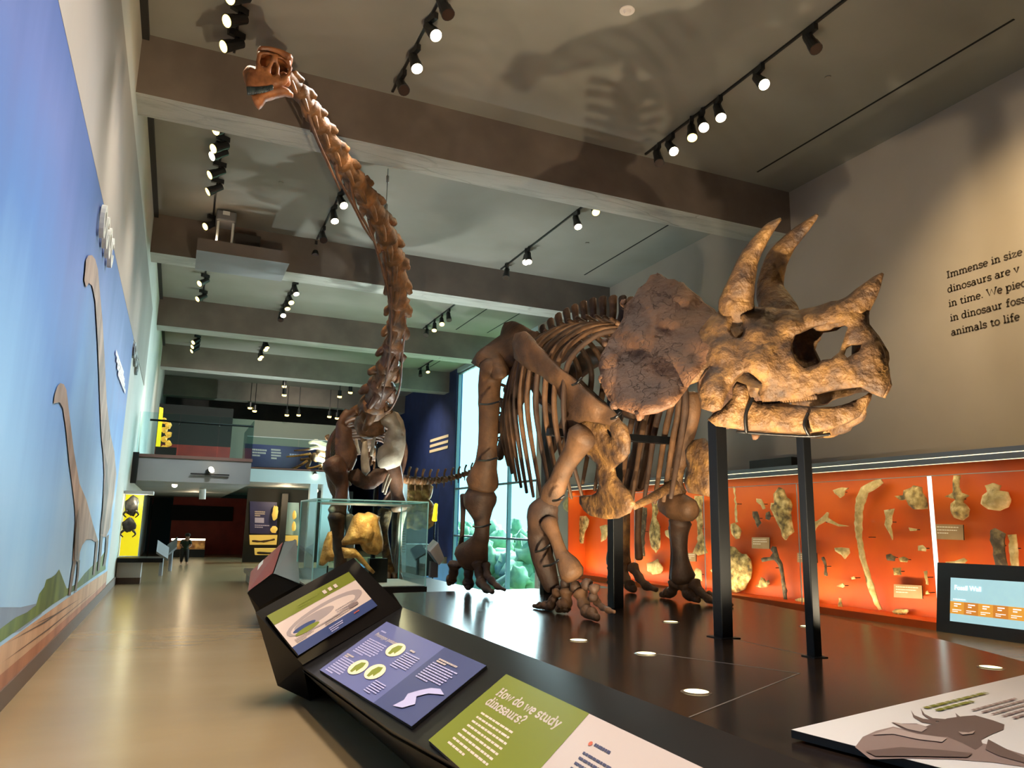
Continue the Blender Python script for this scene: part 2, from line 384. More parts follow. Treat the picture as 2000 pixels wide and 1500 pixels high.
# ------------------------------------------------------------------ render look
vs = sc.view_settings; vs.view_transform = 'Standard'; vs.look = 'None'; vs.gamma = 1; vs.use_curve_mapping = False; vs.exposure = .55
sc.cycles.max_bounces = 6; sc.cycles.diffuse_bounces = 3; sc.cycles.glossy_bounces = 3; sc.cycles.transparent_max_bounces = 12; sc.cycles.transmission_bounces = 4
sc.cycles.use_denoising = True; sc.cycles.caustics_reflective = False; sc.cycles.caustics_refractive = False; sc.cycles.sample_clamp_indirect = 6
# ------------------------------------------------------------------ the three-horned skeleton on the near platform
ZD = .7                                     # platform deck height
mat('bone_brown', '3b291c', '67482f', rough=.62, spec=.3, scale=5, c3='513823', bump=.35, bscale=38, lo=.3, hi=.7)
mat('bone_dark', '2a1d16', '4b3526', rough=.62, spec=.3, scale=5, c3='39281d', bump=.3, bscale=38, lo=.3, hi=.7)
mat('bone_tan', '301d10', '7c5828', rough=.65, scale=8, c3='5a3d1d', bump=.9, bscale=18, bd=.035, lo=.3, hi=.7)
mat('bone_frill', '462b19', '6f4a2e', rough=.7, scale=4, c3='573821', bump=1, bscale=20, cracks=5, lo=.3, hi=.7)
mat('strap_black', '151312', rough=.4, metal=.4)
T = thing('triceratops_skeleton', 'large mounted three-horned dinosaur skeleton with a broad frill, standing on the black platform', 'skeleton', (4.2, 7.2, ZD))
def bone(name, pts, m='bone_brown', parent=T, plane=0, seg=12, flat=.9, rough=.10, rs=5, seed=None, div=5, ref=None, low=None):
    """pts: (px, py, width px, plane coordinate)"""
    P = [on(a, b_, plane, v) for a, b_, w, v in pts]; R = [w/2*fd(p)/F for p, (a, b_, w, v) in zip(P, pts)]
    if low is not None:
        R = [r*1.15 for r in R]
        for p, r in zip(P, R): p.z = max(p.z, low+r*1.12)
    mb = MB(); mb.tube(P, R, seg=seg, div=div, flat=flat, rough=rough, rscale=rs, seed=seed if seed is not None else len(WORLD) % 97, ref=ref if ref is not None else (P[0]-EYE).normalized())
    return mb.build(name, m, parent, smooth=True)
def plate(name, outline, planef, m='bone_brown', parent=T, plane=0, thick=.08, step=14, holes=(), rough=.012, edge=.35, seed=1):
    """flat bone traced as an outline; planef gives the plane coordinate at a pixel"""
    def mp(x, y):
        P = on(x, y, plane, planef(x, y)); A = on(x+2, y, plane, planef(x+2, y))-P; B = on(x, y+2, plane, planef(x, y+2))-P
        return P, B.cross(A).normalized()
    mb = MB(); mb.sheet([Vector(p) for p in outline], mp, [[Vector(p) for p in h] for h in holes], step=step, thick=thick, edge=edge, rough=rough, seed=seed)
    return mb.build(name, m, parent, smooth=True)
def idw(ctrl, pw=2.5):
    def g(x, y):
        s = t = 0
        for a, b_, v in ctrl:
            d = ((x-a)**2+(y-b_)**2)**.5
            if d < .5: return v
            k = d**-pw; s += k*v; t += k
        return s/t
    return g
# ---- skull: a right half surveyed on its side, mirrored across the mid plane
PSI = math.radians(18); SO = Vector((4.0, 3.97, 2.3)); SL = Vector((math.cos(PSI), math.sin(PSI), 0))
def sk(px, py, w): return pP(px, py, SL, SO-SL*w)
def mir(p): p = Vector(p); return p-SL*(2*(p-SO).dot(SL))
def half(mb, outline, wf, holes=(), **k):
    """sheet on the right half plus its mirror image"""
    for side in (0, 1):
        def mp(x, y):
            P = sk(x, y, wf(x, y)); A = sk(x+2, y, wf(x+2, y))-P; B = sk(x, y+2, wf(x, y+2))-P; N = B.cross(A).normalized()
            return (P, N) if not side else (mir(P), N-SL*2*N.dot(SL))
        mb.sheet([Vector(p) for p in outline], mp, [[Vector(p) for p in h] for h in holes], **k)
def ell(cx, cy, a, b_, n=14, r=0): return [(cx+a*math.cos(2*PI*i/n)*math.cos(r)-b_*math.sin(2*PI*i/n)*math.sin(r), cy+a*math.cos(2*PI*i/n)*math.sin(r)+b_*math.sin(2*PI*i/n)*math.cos(r)) for i in range(n)]
wsk = idw([(1440, 600, .2), (1475, 600, .06), (1520, 604, .0), (1560, 607, .0), (1600, 600, 0), (1650, 590, 0), (1690, 615, 0), (1714, 655, .0), (1735, 720, 0), (1720, 776, 0.02),
           (1440, 637, .34), (1400, 640, .3), (1410, 690, .36), (1480, 660, .26), (1480, 710, .33), (1390, 760, .44), (1390, 803, .46), (1350, 740, .42), (1440, 745, .38), (1470, 770, .2),
           (1540, 640, .17), (1550, 700, .2), (1540, 780, .17), (1600, 765, .13), (1620, 720, .13), (1600, 630, .1), (1650, 620, .06), (1690, 700, .07), (1660, 745, .1), (1395, 615, .16)])
sko = [(1392, 618), (1410, 606), (1440, 600), (1475, 600), (1520, 604), (1560, 607), (1590, 602), (1625, 590), (1660, 585), (1695, 610), (1693, 632), (1714, 655), (1726, 685), (1735, 720), (1734, 750), (1722, 776), (1702, 768),
       (1681, 756), (1640, 760), (1600, 768), (1570, 779), (1530, 783), (1492, 786), (1484, 768), (1490, 746), (1474, 731), (1453, 726), (1438, 737), (1427, 752), (1417, 772), (1408, 800), (1390, 804), (1373, 799), (1368, 775), (1374, 745), (1386, 722), (1378, 722), (1362, 745), (1345, 752), (1335, 720), (1350, 670)]
nos = [(1546, 668), (1553, 654), (1580, 641), (1618, 631), (1642, 629), (1658, 640), (1652, 655), (1645, 676), (1640, 690), (1625, 703), (1608, 704), (1598, 712), (1570, 719), (1555, 705), (1547, 686)]
mb = MB()
half(mb, sko, wsk, [ell(1440, 639, 17, 22), nos, [(1652, 680), (1662, 672), (1685, 672), (1682, 688), (1665, 695), (1655, 702), (1648, 694)]], step=12, thick=.085, edge=.45, rough=.012, rscale=7, seed=3)
# inner palate and braincase so the openings look into bone, not air
mb.tube([sk(1400, 712, 0), sk(1460, 722, 0), sk(1540, 735, 0), sk(1600, 735, 0)], [.1, .12, .09, .05], seg=12, flat=1, rough=.15)
skull = mb.build('skull', 'bone_tan', T, smooth=True)
wfr = idw([(1285, 535, 0), (1262, 552, .08), (1225, 600, .28), (1340, 560, 0), (1398, 612, 0), (1370, 590, 0), (1172, 705, .66), (1178, 760, .72), (1220, 800, .78), (1262, 812, .78), (1310, 795, .7), (1345, 752, .5), (1395, 690, .36), (1400, 640, .26),
           (1300, 640, .3), (1250, 680, .48), (1300, 720, .5), (1210, 645, .44), (1330, 600, .14)])
fro = [(1400, 612), (1370, 588), (1345, 566), (1336, 556), (1318, 546), (1303, 548), (1287, 534), (1270, 538), (1262, 553), (1246, 566), (1238, 584), (1222, 596), (1217, 622), (1208, 642), (1192, 662), (1176, 695), (1172, 715), (1178, 755), (1190, 782), (1215, 800), (1250, 812), (1285, 807), (1315, 793), (1328, 778), (1340, 758), (1352, 740), (1386, 704), (1410, 680), (1415, 650)]
mb = MB(); half(mb, fro, wfr, step=13, thick=.07, edge=.5, rough=.02, rscale=4.5, seed=9)
for px, py in ((1218, 592), (1183, 668), (1176, 740), (1200, 792), (1250, 812)):
    for k in (0, 1):
        p = sk(px, py, wfr(px, py)); mb.blob(p if not k else mir(p), .035, seed=px, rough=.3)
mb.build('frill', 'bone_frill', skull, smooth=True)
def horn(pts, name, m='bone_tan', both=False, par=skull):
    P = [sk(a, b_, w) for a, b_, d, w in pts]; R = [d/2*fd(p)/F for p, (a, b_, d, w) in zip(P, pts)]
    for k in range(2 if both else 1):
        q = MB(); q.tube([p if not k else mir(p) for p in P], R, seg=16, div=5, flat=.9, rough=.07, rscale=9, seed=5+k, ref=SL); q.build(name, m, par, smooth=True)
horn([(1441, 652, 50, .06), (1438, 622, 66, .13), (1438, 600, 70, .19), (1441, 580, 66, .21), (1449, 550, 54, .25), (1462, 508, 41, .26), (1481, 475, 32, .27), (1503, 446, 22, .28), (1524, 428, 7, .28)], 'brow_horn')
horn([(1522, 640, 90, -.12), (1519, 608, 76, -.17), (1505, 572, 56, -.24), (1506, 545, 50, -.26), (1516, 510, 45, -.27), (1531, 486, 38, -.28), (1552, 462, 30, -.29), (1578, 438, 19, -.29), (1596, 420, 7, -.29)], 'brow_horn')
horn([(1655, 612, 66, 0), (1675, 595, 54, 0), (1696, 570, 38, 0), (1712, 548, 22, 0), (1723, 535, 7, 0)], 'nose_horn')
wj = idw([(1384, 822, .34), (1402, 832, .33), (1456, 840, .26), (1525, 844, .2), (1570, 847, .16), (1615, 841, .11), (1654, 826, .06), (1693, 790, 0), (1699, 769, 0), (1678, 778, .02), (1630, 793, .09), (1540, 787, .16), (1480, 787, .24), (1440, 752, .3), (1414, 796, .33), (1500, 815, .22)])
jo = [(1384, 820), (1402, 833), (1456, 840), (1525, 845), (1570, 847), (1615, 841), (1654, 826), (1678, 811), (1693, 790), (1700, 768), (1680, 779), (1655, 789), (1630, 795), (1600, 797), (1540, 790), (1482, 790), (1464, 775), (1458, 752), (1442, 746), (1434, 758), (1432, 778), (1414, 797), (1396, 808)]
mb = MB(); half(mb, jo, wj, step=11, thick=.09, edge=.5, rough=.012, rscale=8, seed=12)
jaw = mb.build('lower_jaw', 'bone_tan', T, smooth=True)
for px0, py0, px1, py1, w in ((1470, 778, 1458, 845, .27), (1578, 808, 1580, 850, .17)):
    q = MB(); q.tube([sk(px0, py0, w+.03), sk((px0+px1)/2-8, (py0+py1)/2, w+.06), sk(px1, py1, w+.03)], [.012]*3, seg=6, div=4); q.build('strap', 'strap_black', jaw, smooth=True)
q = MB(); q.tube([sk(1440, 843, .29), sk(1500, 848, .23), sk(1580, 852, .15), sk(1620, 848, .1)], [.012]*4, seg=6, div=4); q.build('strap', 'strap_black', jaw, smooth=True)
# teeth along the cheek
mb = MB()
for i in range(26):
    t = i/25; p = sk(1480+112*t, 784-14*t, .2-.06*t); q = sk(1482+112*t, 794-14*t, .2-.06*t)
    mb.cyl(p, q, .013, .007, n=6)
mb.build('tooth_row', 'bone_tan', skull, smooth=True)
# ---- spine, ribs
XC = 4.2
sp = [(3.62, 5.25, 3.02), (3.85, 5.7, 3.12), (4.1, 6.25, 3.35), (4.2, 6.8, 3.58), (4.2, 7.4, 3.72), (4.2, 8.0, 3.76), (4.2, 8.6, 3.72), (4.2, 9.1, 3.55), (4.22, 9.8, 3.2), (4.3, 10.5, 2.75), (4.4, 11.2, 2.3), (4.5, 11.9, 1.95)]
spine = [Vector(p) for p in smooth_path(sp, 3)]
for i, p in enumerate(spine):
    d = (spine[min(i+1, len(spine)-1)]-spine[max(i-1, 0)]).normalized(); side = d.cross(Vector((0, 0, 1))).normalized(); up = side.cross(d).normalized()
    k = 1 if i < 22 else max(.3, 1-(i-22)/14)
    mb = MB(); mb.tube([p-d*.06*k, p, p+d*.06*k], [.085*k, .07*k, .085*k], seg=12, div=2, rough=.08, seed=i)
    mb.tube([p+up*.06*k, p+up*.2*k-d*.02, p+up*.36*k+d*.03], [.04*k, .032*k, .04*k], seg=8, div=2, flat=1.7, ref=d, rough=.1, seed=i)
    for s in (-1, 1): mb.tube([p+up*.05*k, p+up*.1*k+side*s*.12*k, p+up*.13*k+side*s*.2*k], [.03*k, .024*k, .028*k], seg=6, div=2, rough=.1, seed=i)
    mb.build('vertebra', 'bone_brown' if i % 3 else 'bone_dark', T, smooth=True)
for i in range(1, 12):
    t = i/11; y = 6.3+2.1*t; j = min(range(len(spine)), key=lambda a: abs(spine[a].y-y)); c = spine[j]
    wid = .5+.3*math.sin(PI*min(1, .2+t*.8)); L_ = 1.15+.75*math.sin(PI*(.15+.7*t))
    for s in (-1, 1):
        sw = .32*t+.05
        P = [c+Vector((s*.1, 0, .06)), c+Vector((s*wid*.55, .03, -.02)), c+Vector((s*wid*.92, .12, -.28)), c+Vector((s*wid*1.0, .1+sw*.5, -.65)), c+Vector((s*wid*.93, .1+sw, -1.05)), c+Vector((s*wid*.72, .05+sw*1.2, -L_))]
        mb = MB(); mb.tube(P, [.035, .032, .036, .04, .036, .022], seg=8, div=5, flat=.65, rough=.12, seed=i*2+s)
        mb.build('rib', ['bone_brown', 'bone_dark', 'bone_brown'][i % 3], T, smooth=True)
# ---- pelvis
il = [(924, 709), (932, 692), (948, 678), (963, 668), (978, 658), (984, 642), (990, 631), (1002, 627), (1020, 635), (1036, 645), (1052, 650), (1048, 668), (1030, 690), (1005, 715), (985, 738), (965, 740), (948, 722)]
plate('ilium', il, idw([(924, 709, 3.3), (990, 631, 3.9), (1050, 650, 4.0), (965, 740, 3.4), (1005, 715, 3.65)]), 'bone_brown', thick=.16, step=10, rough=.02, seed=4)
mb = MB(); mb.tube([(5.0, 8.1, 3.62), (4.95, 8.6, 3.75), (4.9, 9.3, 3.5)], [.16, .22, .1], seg=12, div=5, flat=.5, ref=(0, 0, 1), rough=.1); mb.build('ilium', 'bone_dark', T, smooth=True)
mb = MB(); mb.tube([(4.2, 7.8, 3.66), (4.2, 8.6, 3.68), (4.2, 9.1, 3.5)], [.12, .3, .15], seg=12, div=5, flat=.45, ref=(0, 0, 1), rough=.1); mb.build('sacrum', 'bone_dark', T, smooth=True)
for s, x in ((-1, 3.9), (1, 4.6)):
    mb = MB(); mb.tube([(x, 8.5, 3.3), (x+.05*s, 8.9, 2.85), (x, 9.35, 2.4)], [.1, .07, .06], seg=10, div=5, rough=.1); mb.build('ischium', 'bone_dark', T, smooth=True)
    mb = MB(); mb.tube([(x, 8.4, 3.3), (x+.1*s, 7.9, 2.95), (x+.2*s, 7.5, 2.8)], [.09, .06, .08], seg=10, div=5, flat=.6, rough=.1); mb.build('pubis', 'bone_dark', T, smooth=True)
# ---- right hind leg (nearest the window)
bone('femur', [(964, 718, 52, 3.45), (957, 745, 46, 3.45), (955, 800, 42, 3.42), (953, 860, 38, 3.4), (950, 900, 42, 3.4), (945, 928, 58, 3.4), (941, 944, 66, 3.4)], 'bone_brown')
bone('tibia', [(938, 970, 70, 3.4), (938, 985, 64, 3.4), (941, 1015, 34, 3.41), (940, 1045, 30, 3.41), (930, 1070, 50, 3.42), (921, 1086, 70, 3.42)], 'bone_dark')
bone('fibula', [(905, 968, 14, 3.36), (904, 1010, 9, 3.36), (902, 1050, 9, 3.36), (898, 1075, 14, 3.38)], 'bone_dark')
for p0, p1, xx in (((945, 940), (944, 980), 3.4), ((921, 1085), (921, 1110), 3.42)):
    mb = MB(); mb.cyl(on(*p0, 0, xx), on(*p1, 0, xx), .018); mb.build('joint_rod', 'strap_black', T)
def toes(name, spec, m, x0):
    for k, sp_ in enumerate(spec):
        pts = []
        for a, b_ in zip(sp_[:-1], sp_[1:]):
            pts += [a, tuple((u+v)/2*(.74 if i == 2 else 1) for i, (u, v) in enumerate(zip(a, b_)))]
        pts.append(sp_[-1])
        bone(name, pts, m, seed=k*3, div=3, rough=.12, rs=9, low=ZD)
toes('hind_toe', [[(888, 1104, 26, 3.42), (886, 1118, 18, 3.42), (882, 1135, 20, 3.42), (880, 1146, 20, 3.41), (876, 1158, 10, 3.4)],
                  [(914, 1104, 26, 3.42), (915, 1120, 17, 3.42), (914, 1138, 20, 3.42), (915, 1150, 19, 3.4), (914, 1160, 11, 3.38)],
                  [(934, 1102, 26, 3.44), (936, 1120, 17, 3.44), (940, 1138, 19, 3.44), (950, 1150, 16, 3.42), (962, 1156, 9, 3.4)],
                  [(949, 1103, 16, 3.5), (952, 1124, 15, 3.5), (960, 1134, 14, 3.5), (972, 1146, 12, 3.48), (986, 1152, 6, 3.46)]], 'bone_dark', 3.42)
# ---- right front leg
sc_o = [(1004, 672), (1010, 652), (1024, 647), (1036, 655), (1052, 676), (1074, 700), (1104, 728), (1140, 758), (1172, 784), (1196, 802), (1206, 818), (1196, 832), (1170, 826), (1140, 822), (1112, 838), (1106, 822), (1108, 800), (1096, 780), (1082, 752), (1062, 735), (1034, 722), (1008, 700)]
plate('scapula', sc_o, idw([(1024, 647, 3.3), (1008, 690, 3.3), (1074, 715, 3.38), (1140, 775, 3.5), (1200, 815, 3.62), (1110, 830, 3.5)]), 'bone_brown', thick=.1, step=11, rough=.018, seed=6)
co = [(1112, 838), (1140, 818), (1172, 822), (1202, 812), (1220, 832), (1228, 860), (1226, 884), (1214, 902), (1196, 914), (1200, 930), (1212, 946), (1226, 962), (1238, 984), (1228, 1002), (1205, 1012), (1184, 1014), (1158, 1008), (1142, 996), (1134, 982), (1135, 968), (1150, 970), (1166, 962), (1172, 948), (1170, 925), (1168, 905), (1152, 892), (1136, 868), (1118, 856)]
plate('coracoid_and_sternum', co, idw([(1112, 838, 3.52), (1200, 830, 3.64), (1220, 880, 3.7), (1185, 915, 3.75), (1185, 1000, 3.85)]), 'bone_tan', thick=.11, step=10, rough=.02, holes=[ell(1190, 846, 5, 11, 8, -.5)], seed=8)
bone('humerus', [(1138, 850, 60, 3.52), (1122, 880, 46, 3.5), (1104, 910, 38, 3.46), (1092, 940, 38, 3.43), (1080, 962, 46, 3.4), (1074, 980, 40, 3.4)], 'bone_brown')
bone('ulna', [(1070, 985, 46, 3.38), (1060, 1005, 60, 3.36), (1052, 1040, 46, 3.36), (1056, 1075, 42, 3.38), (1066, 1110, 42, 3.42), (1078, 1148, 30, 3.46)], 'bone_dark')
bone('radius', [(1072, 1022, 36, 3.34), (1082, 1045, 26, 3.34), (1096, 1080, 28, 3.36), (1110, 1105, 44, 3.38), (1118, 1120, 50, 3.4)], 'bone_brown')
for a, b_ in (((935, 789), (976, 784)), ((930, 899), (972, 894)), ((1118, 752), (1136, 738)), ((1194, 818), (1212, 806)), ((924, 1028), (958, 1024)), ((1046, 1078), (1074, 1064)), ((1062, 1106), (1092, 1094)), ((1080, 978), (1102, 968))):
    q = MB(); q.tube([on(*a, 0, 3.3), on((a[0]+b_[0])/2, (a[1]+b_[1])/2+3, 0, 3.26), on(*b_, 0, 3.3)], [.012]*3, seg=6); q.build('strap', 'strap_black', T, smooth=True)
for k, (px, py, r) in enumerate(((1104, 1140, .05), (1124, 1146, .055), (1146, 1142, .055), (1160, 1150, .05), (1090, 1152, .04), (1158, 1166, .045))): mb = MB(); mb.blob(on(px, py, 0, 3.45), r, seed=k, rough=.3); mb.build('wrist_bone', 'bone_dark', T, smooth=True)
toes('front_toe', [[(1088, 1158, 20, 3.42), (1078, 1172, 14, 3.4), (1066, 1184, 15, 3.38), (1054, 1186, 12, 3.36), (1042, 1188, 7, 3.34)],
                   [(1084, 1172, 16, 3.4), (1076, 1188, 16, 3.38), (1062, 1194, 14, 3.36), (1046, 1200, 8, 3.34)],
                   [(1106, 1156, 26, 3.44), (1106, 1176, 20, 3.44), (1104, 1194, 26, 3.42), (1098, 1206, 24, 3.4), (1090, 1214, 14, 3.38)],
                   [(1134, 1160, 26, 3.46), (1140, 1180, 22, 3.45), (1146, 1196, 24, 3.43), (1156, 1208, 22, 3.41), (1166, 1216, 14, 3.4)],
                   [(1158, 1160, 16, 3.5), (1166, 1176, 15, 3.5), (1176, 1186, 12, 3.48), (1188, 1192, 12, 3.46), (1200, 1195, 6, 3.44)]], 'bone_brown', 3.45)
# ---- left front leg
bone('humerus', [(1352, 775, 36, 5.05), (1350, 815, 34, 5.05), (1338, 850, 38, 5.1), (1326, 885, 44, 5.15), (1322, 905, 42, 5.15)], 'bone_brown')
plate('coracoid_and_sternum', [(1342, 880), (1356, 860), (1374, 856), (1390, 872), (1396, 900), (1396, 940), (1388, 970), (1366, 966), (1346, 962), (1338, 940), (1346, 915)], lambda x, y: 4.95, 'bone_tan', thick=.12, step=10, rough=.02, seed=18)
bone('ulna', [(1322, 905, 34, 5.2), (1320, 940, 26, 5.22), (1322, 962, 36, 5.24)], 'bone_tan')
bone('elbow_joint', [(1300, 984, 40, 5.25), (1322, 990, 56, 5.25), (1348, 996, 46, 5.25)], 'bone_brown')
bone('radius', [(1328, 1020, 46, 5.28), (1326, 1040, 38, 5.29), (1328, 1080, 30, 5.3), (1330, 1110, 40, 5.32), (1334, 1128, 48, 5.34)], 'bone_dark')
bone('fibula', [(1312, 1030, 14, 5.34), (1314, 1080, 9, 5.34), (1312, 1130, 12, 5.36)], 'bone_dark')
toes('front_toe', [[(1318, 1142, 26, 5.36), (1312, 1156, 18, 5.35), (1304, 1166, 18, 5.34), (1292, 1174, 10, 5.32)],
                   [(1338, 1144, 28, 5.37), (1344, 1160, 22, 5.36), (1352, 1172, 20, 5.35), (1364, 1180, 12, 5.33)],
                   [(1356, 1140, 24, 5.4), (1368, 1158, 18, 5.4), (1384, 1170, 16, 5.38), (1400, 1178, 9, 5.36)],
                   [(1384, 1160, 12, 5.5), (1406, 1170, 10, 5.5), (1430, 1184, 6, 5.48)]], 'bone_brown', 5.37)
bone('collar_rib', [(1318, 946, 22, 4.9), (1290, 962, 18, 4.6), (1262, 978, 16, 4.3), (1238, 990, 12, 4.1)], 'bone_tan')
# ---- left hind leg
bone('femur', [(1262, 770, 52, 5.15), (1258, 830, 40, 5.2), (1250, 890, 40, 5.25), (1240, 940, 56, 5.3)], 'bone_dark')
bone('tibia', [(1212, 965, 48, 5.3), (1214, 1000, 34, 5.32), (1212, 1050, 36, 5.34), (1208, 1085, 46, 5.36), (1208, 1100, 48, 5.36)], 'bone_tan')
bone('fibula', [(1248, 985, 16, 5.4), (1246, 1040, 12, 5.4), (1248, 1090, 16, 5.4)], 'bone_brown')
toes('hind_toe', [[(1198, 1110, 24, 5.36), (1196, 1128, 18, 5.36), (1196, 1142, 20, 5.34), (1196, 1152, 12, 5.32)],
                  [(1216, 1110, 26, 5.38), (1222, 1130, 18, 5.38), (1230, 1146, 20, 5.36), (1238, 1154, 14, 5.34)],
                  [(1236, 1108, 22, 5.4), (1248, 1128, 16, 5.4), (1262, 1144, 16, 5.38), (1282, 1152, 9, 5.36)]], 'bone_brown', 5.38)
# ---- steel mounts
def post(px0, py0, px1, py1, base, half_, lab, grp='steel posts of the mounted skeleton'):
    t = pZ(px1, py1, ZD); top = pY(px0, py0, t.y).z
    o = thing('support_post', lab, 'post', (t.x, t.y, ZD), grp)
    q = MB(); q.box((t.x-half_, t.y-half_, ZD), (t.x+half_, t.y+half_, top)); q.build('upright', 'black_metal', o, bevel=.006)
    q = MB(); q.box((t.x-half_*1.7, t.y-half_*1.7, ZD), (t.x+half_*1.7, t.y+half_*1.7, ZD+.006)); q.build('base_plate', 'black_metal', o)
post(1403, 822, 1413, 1245, 0, .052, 'thick black steel post under the back of the horned skull')
post(1567, 850, 1591, 1283, 0, .034, 'thin black steel post under the front of the lower jaw')
for (x, y, z, lab) in ((4.2, 6.9, 3.5, 'black steel post standing behind the right front leg bones'), (4.2, 8.5, 3.55, 'black steel post under the hips, behind the ribs')):
    o = thing('support_post', lab, 'post', (x, y, ZD), 'steel posts of the mounted skeleton')
    q = MB(); q.box((x-.06, y-.06, ZD), (x+.06, y+.06, z)); q.build('upright', 'black_metal', o, bevel=.006)
q = MB(); q.box((3.45, 6.95, 2.42), (5.15, 7.03, 2.5)); q.build('cross_bar', 'black_metal', T, bevel=.005)
# ------------------------------------------------------------------ black platform with its folded reading rail
mat('deck_black', '1a1310', '251b15', rough=.17, scale=3, spec=.5)
mat('rail_black', '0d0b0a', '14100e', rough=.3, scale=3, spec=.35)
mat('fascia_black', '0b0a09', rough=.4)
mat('seam', '6b6259', rough=.4)
mat('lamp_rim', '8a8578', rough=.25, metal=.9)
mat('uplight_glow', 'fff2d0', emit='fff0b4', es=1.3)
def hull(name, pts, m, parent):
    bm = bmesh.new()
    for p in pts: bm.verts.new(p)
    bmesh.ops.convex_hull(bm, input=bm.verts)
    bmesh.ops.delete(bm, geom=[v for v in bm.verts if not v.link_faces], context='VERTS')
    me = bpy.data.meshes.new(name); bm.to_mesh(me); bm.free(); me.materials.append(MATS[m])
    o = bpy.data.objects.new(name, me); COL.objects.link(o); return attach(o, parent)
PF = thing('display_platform', 'long low black platform with a tilted reading rail, under the horned skeleton', 'platform', (4, 5, 0))
dk = [(2.11, 1.0), (4.7, 1.0), (5.11, 3.37), (5.49, 4.23), (6.27, 7.64), (6.3, 9.05), (4.31, 9.19), (2.42, 8.95), (2.11, 7.42)]
b = MB(); b.prism([(x, y, .66) for x, y in dk], (0, 0, .04)); b.build('deck', 'deck_black', PF)
cx_, cy_ = 4.2, 5.2
b = MB(); b.prism([(cx_+(x-cx_)*.96, cy_+(y-cy_)*.97, 0) for x, y in dk], (0, 0, .655)); b.build('plinth', 'fascia_black', PF)
t20 = math.radians(20); RN = (-math.sin(t20), 0, math.cos(t20)); RP = (2.11, 7, .7)
inn = [(2.11, 1.0, .7), (2.11, 7.42, .7)]
def rz(x): return .7-(2.11-x)*math.tan(t20)
out = [(1.08, 6.72), (1.21, 4.37), (1.30, 3.54), (1.42, 2.2), (1.5, 1.0)]
outer = [(x, y, rz(x)) for x, y in out]
b = MB()
n_ = Vector(RN)*-.03
top = [Vector(p) for p in ([inn[1]]+outer+[inn[0]])]
b.prism(top, n_); b.build('reading_rail', 'rail_black', PF)
b = MB()
for (p, q) in zip(outer[:-1], outer[1:]):
    a0, a1 = Vector(p)-Vector((0, 0, .03)), Vector(q)-Vector((0, 0, .03)); b.quad(a0, a1, (a1.x+.32, a1.y, 0), (a0.x+.32, a0.y, 0))
b.build('fascia', 'fascia_black', PF)
# folded lectern block at the far end
A_, B_, C_, D_ = (.69, 6.85, .75), (1.65, 7.61, 1.16), (2.11, 7.42, .7), (1.08, 6.7, .34)
hull('lectern_block', [A_, B_, C_, D_, (.95, 7.15, .1), (1.2, 6.95, 0), (1.3, 7.6, 0), (1.9, 7.8, 0), (1.8, 7.85, .8), (.9, 7.3, .7)], 'rail_black', PF)
for a, c, hw in (((1283, 1277), (1562, 1315), .004), ((1562, 1315), (1346, 1401), .004), ((1430, 1248), (1583, 1281), .003)):
    p, q = pZ(*a, ZD), pZ(*c, ZD); d = (q-p).normalized()*hw; s_ = Vector((-d.y, d.x, 0))
    b = MB(); b.hexa([p-s_, p+s_, q+s_, q-s_]+[v+Vector((0, 0, .0012)) for v in (p-s_, p+s_, q+s_, q-s_)]); b.build('seam', 'seam', PF)
# recessed uplights in the deck
UL = [(1130, 1251, 'glowing round uplight in the deck, nearest the right front foot'), (1262, 1277, 'glowing round uplight at the end of the thin deck seam'), (1360, 1352, 'largest glowing round uplight, next to the rail edge of the deck'),
      (1310, 1215, 'glowing round uplight between the two front feet'), (1578, 1224, 'glowing round uplight partly behind the thin post'), (1935, 1304, 'round uplight in the deck above the white drawing panel'), (1205, 1152, 'glowing round uplight under the left hind foot')]
uplights = []
for px, py, lab in UL:
    p = pZ(px, py, ZD); uplights.append(p)
    o = thing('deck_uplight', lab, 'light', p, 'uplights sunk in the platform deck')
    r = .062
    b = MB(); nn = 24
    for k in range(nn):
        a0, a1 = 2*PI*k/nn, 2*PI*(k+1)/nn
        b.quad(*[p+Vector((math.cos(a)*q, math.sin(a)*q, z)) for a, q, z in ((a0, r*1.25, .001), (a1, r*1.25, .001), (a1, r, .006), (a0, r, .006))])
    b.build('trim_ring', 'lamp_rim', o)
    b = MB(); b.add([p+Vector((math.cos(2*PI*k/nn)*r, math.sin(2*PI*k/nn)*r, .004)) for k in range(nn)], [tuple(range(nn))]); b.build('lens', 'uplight_glow', o)
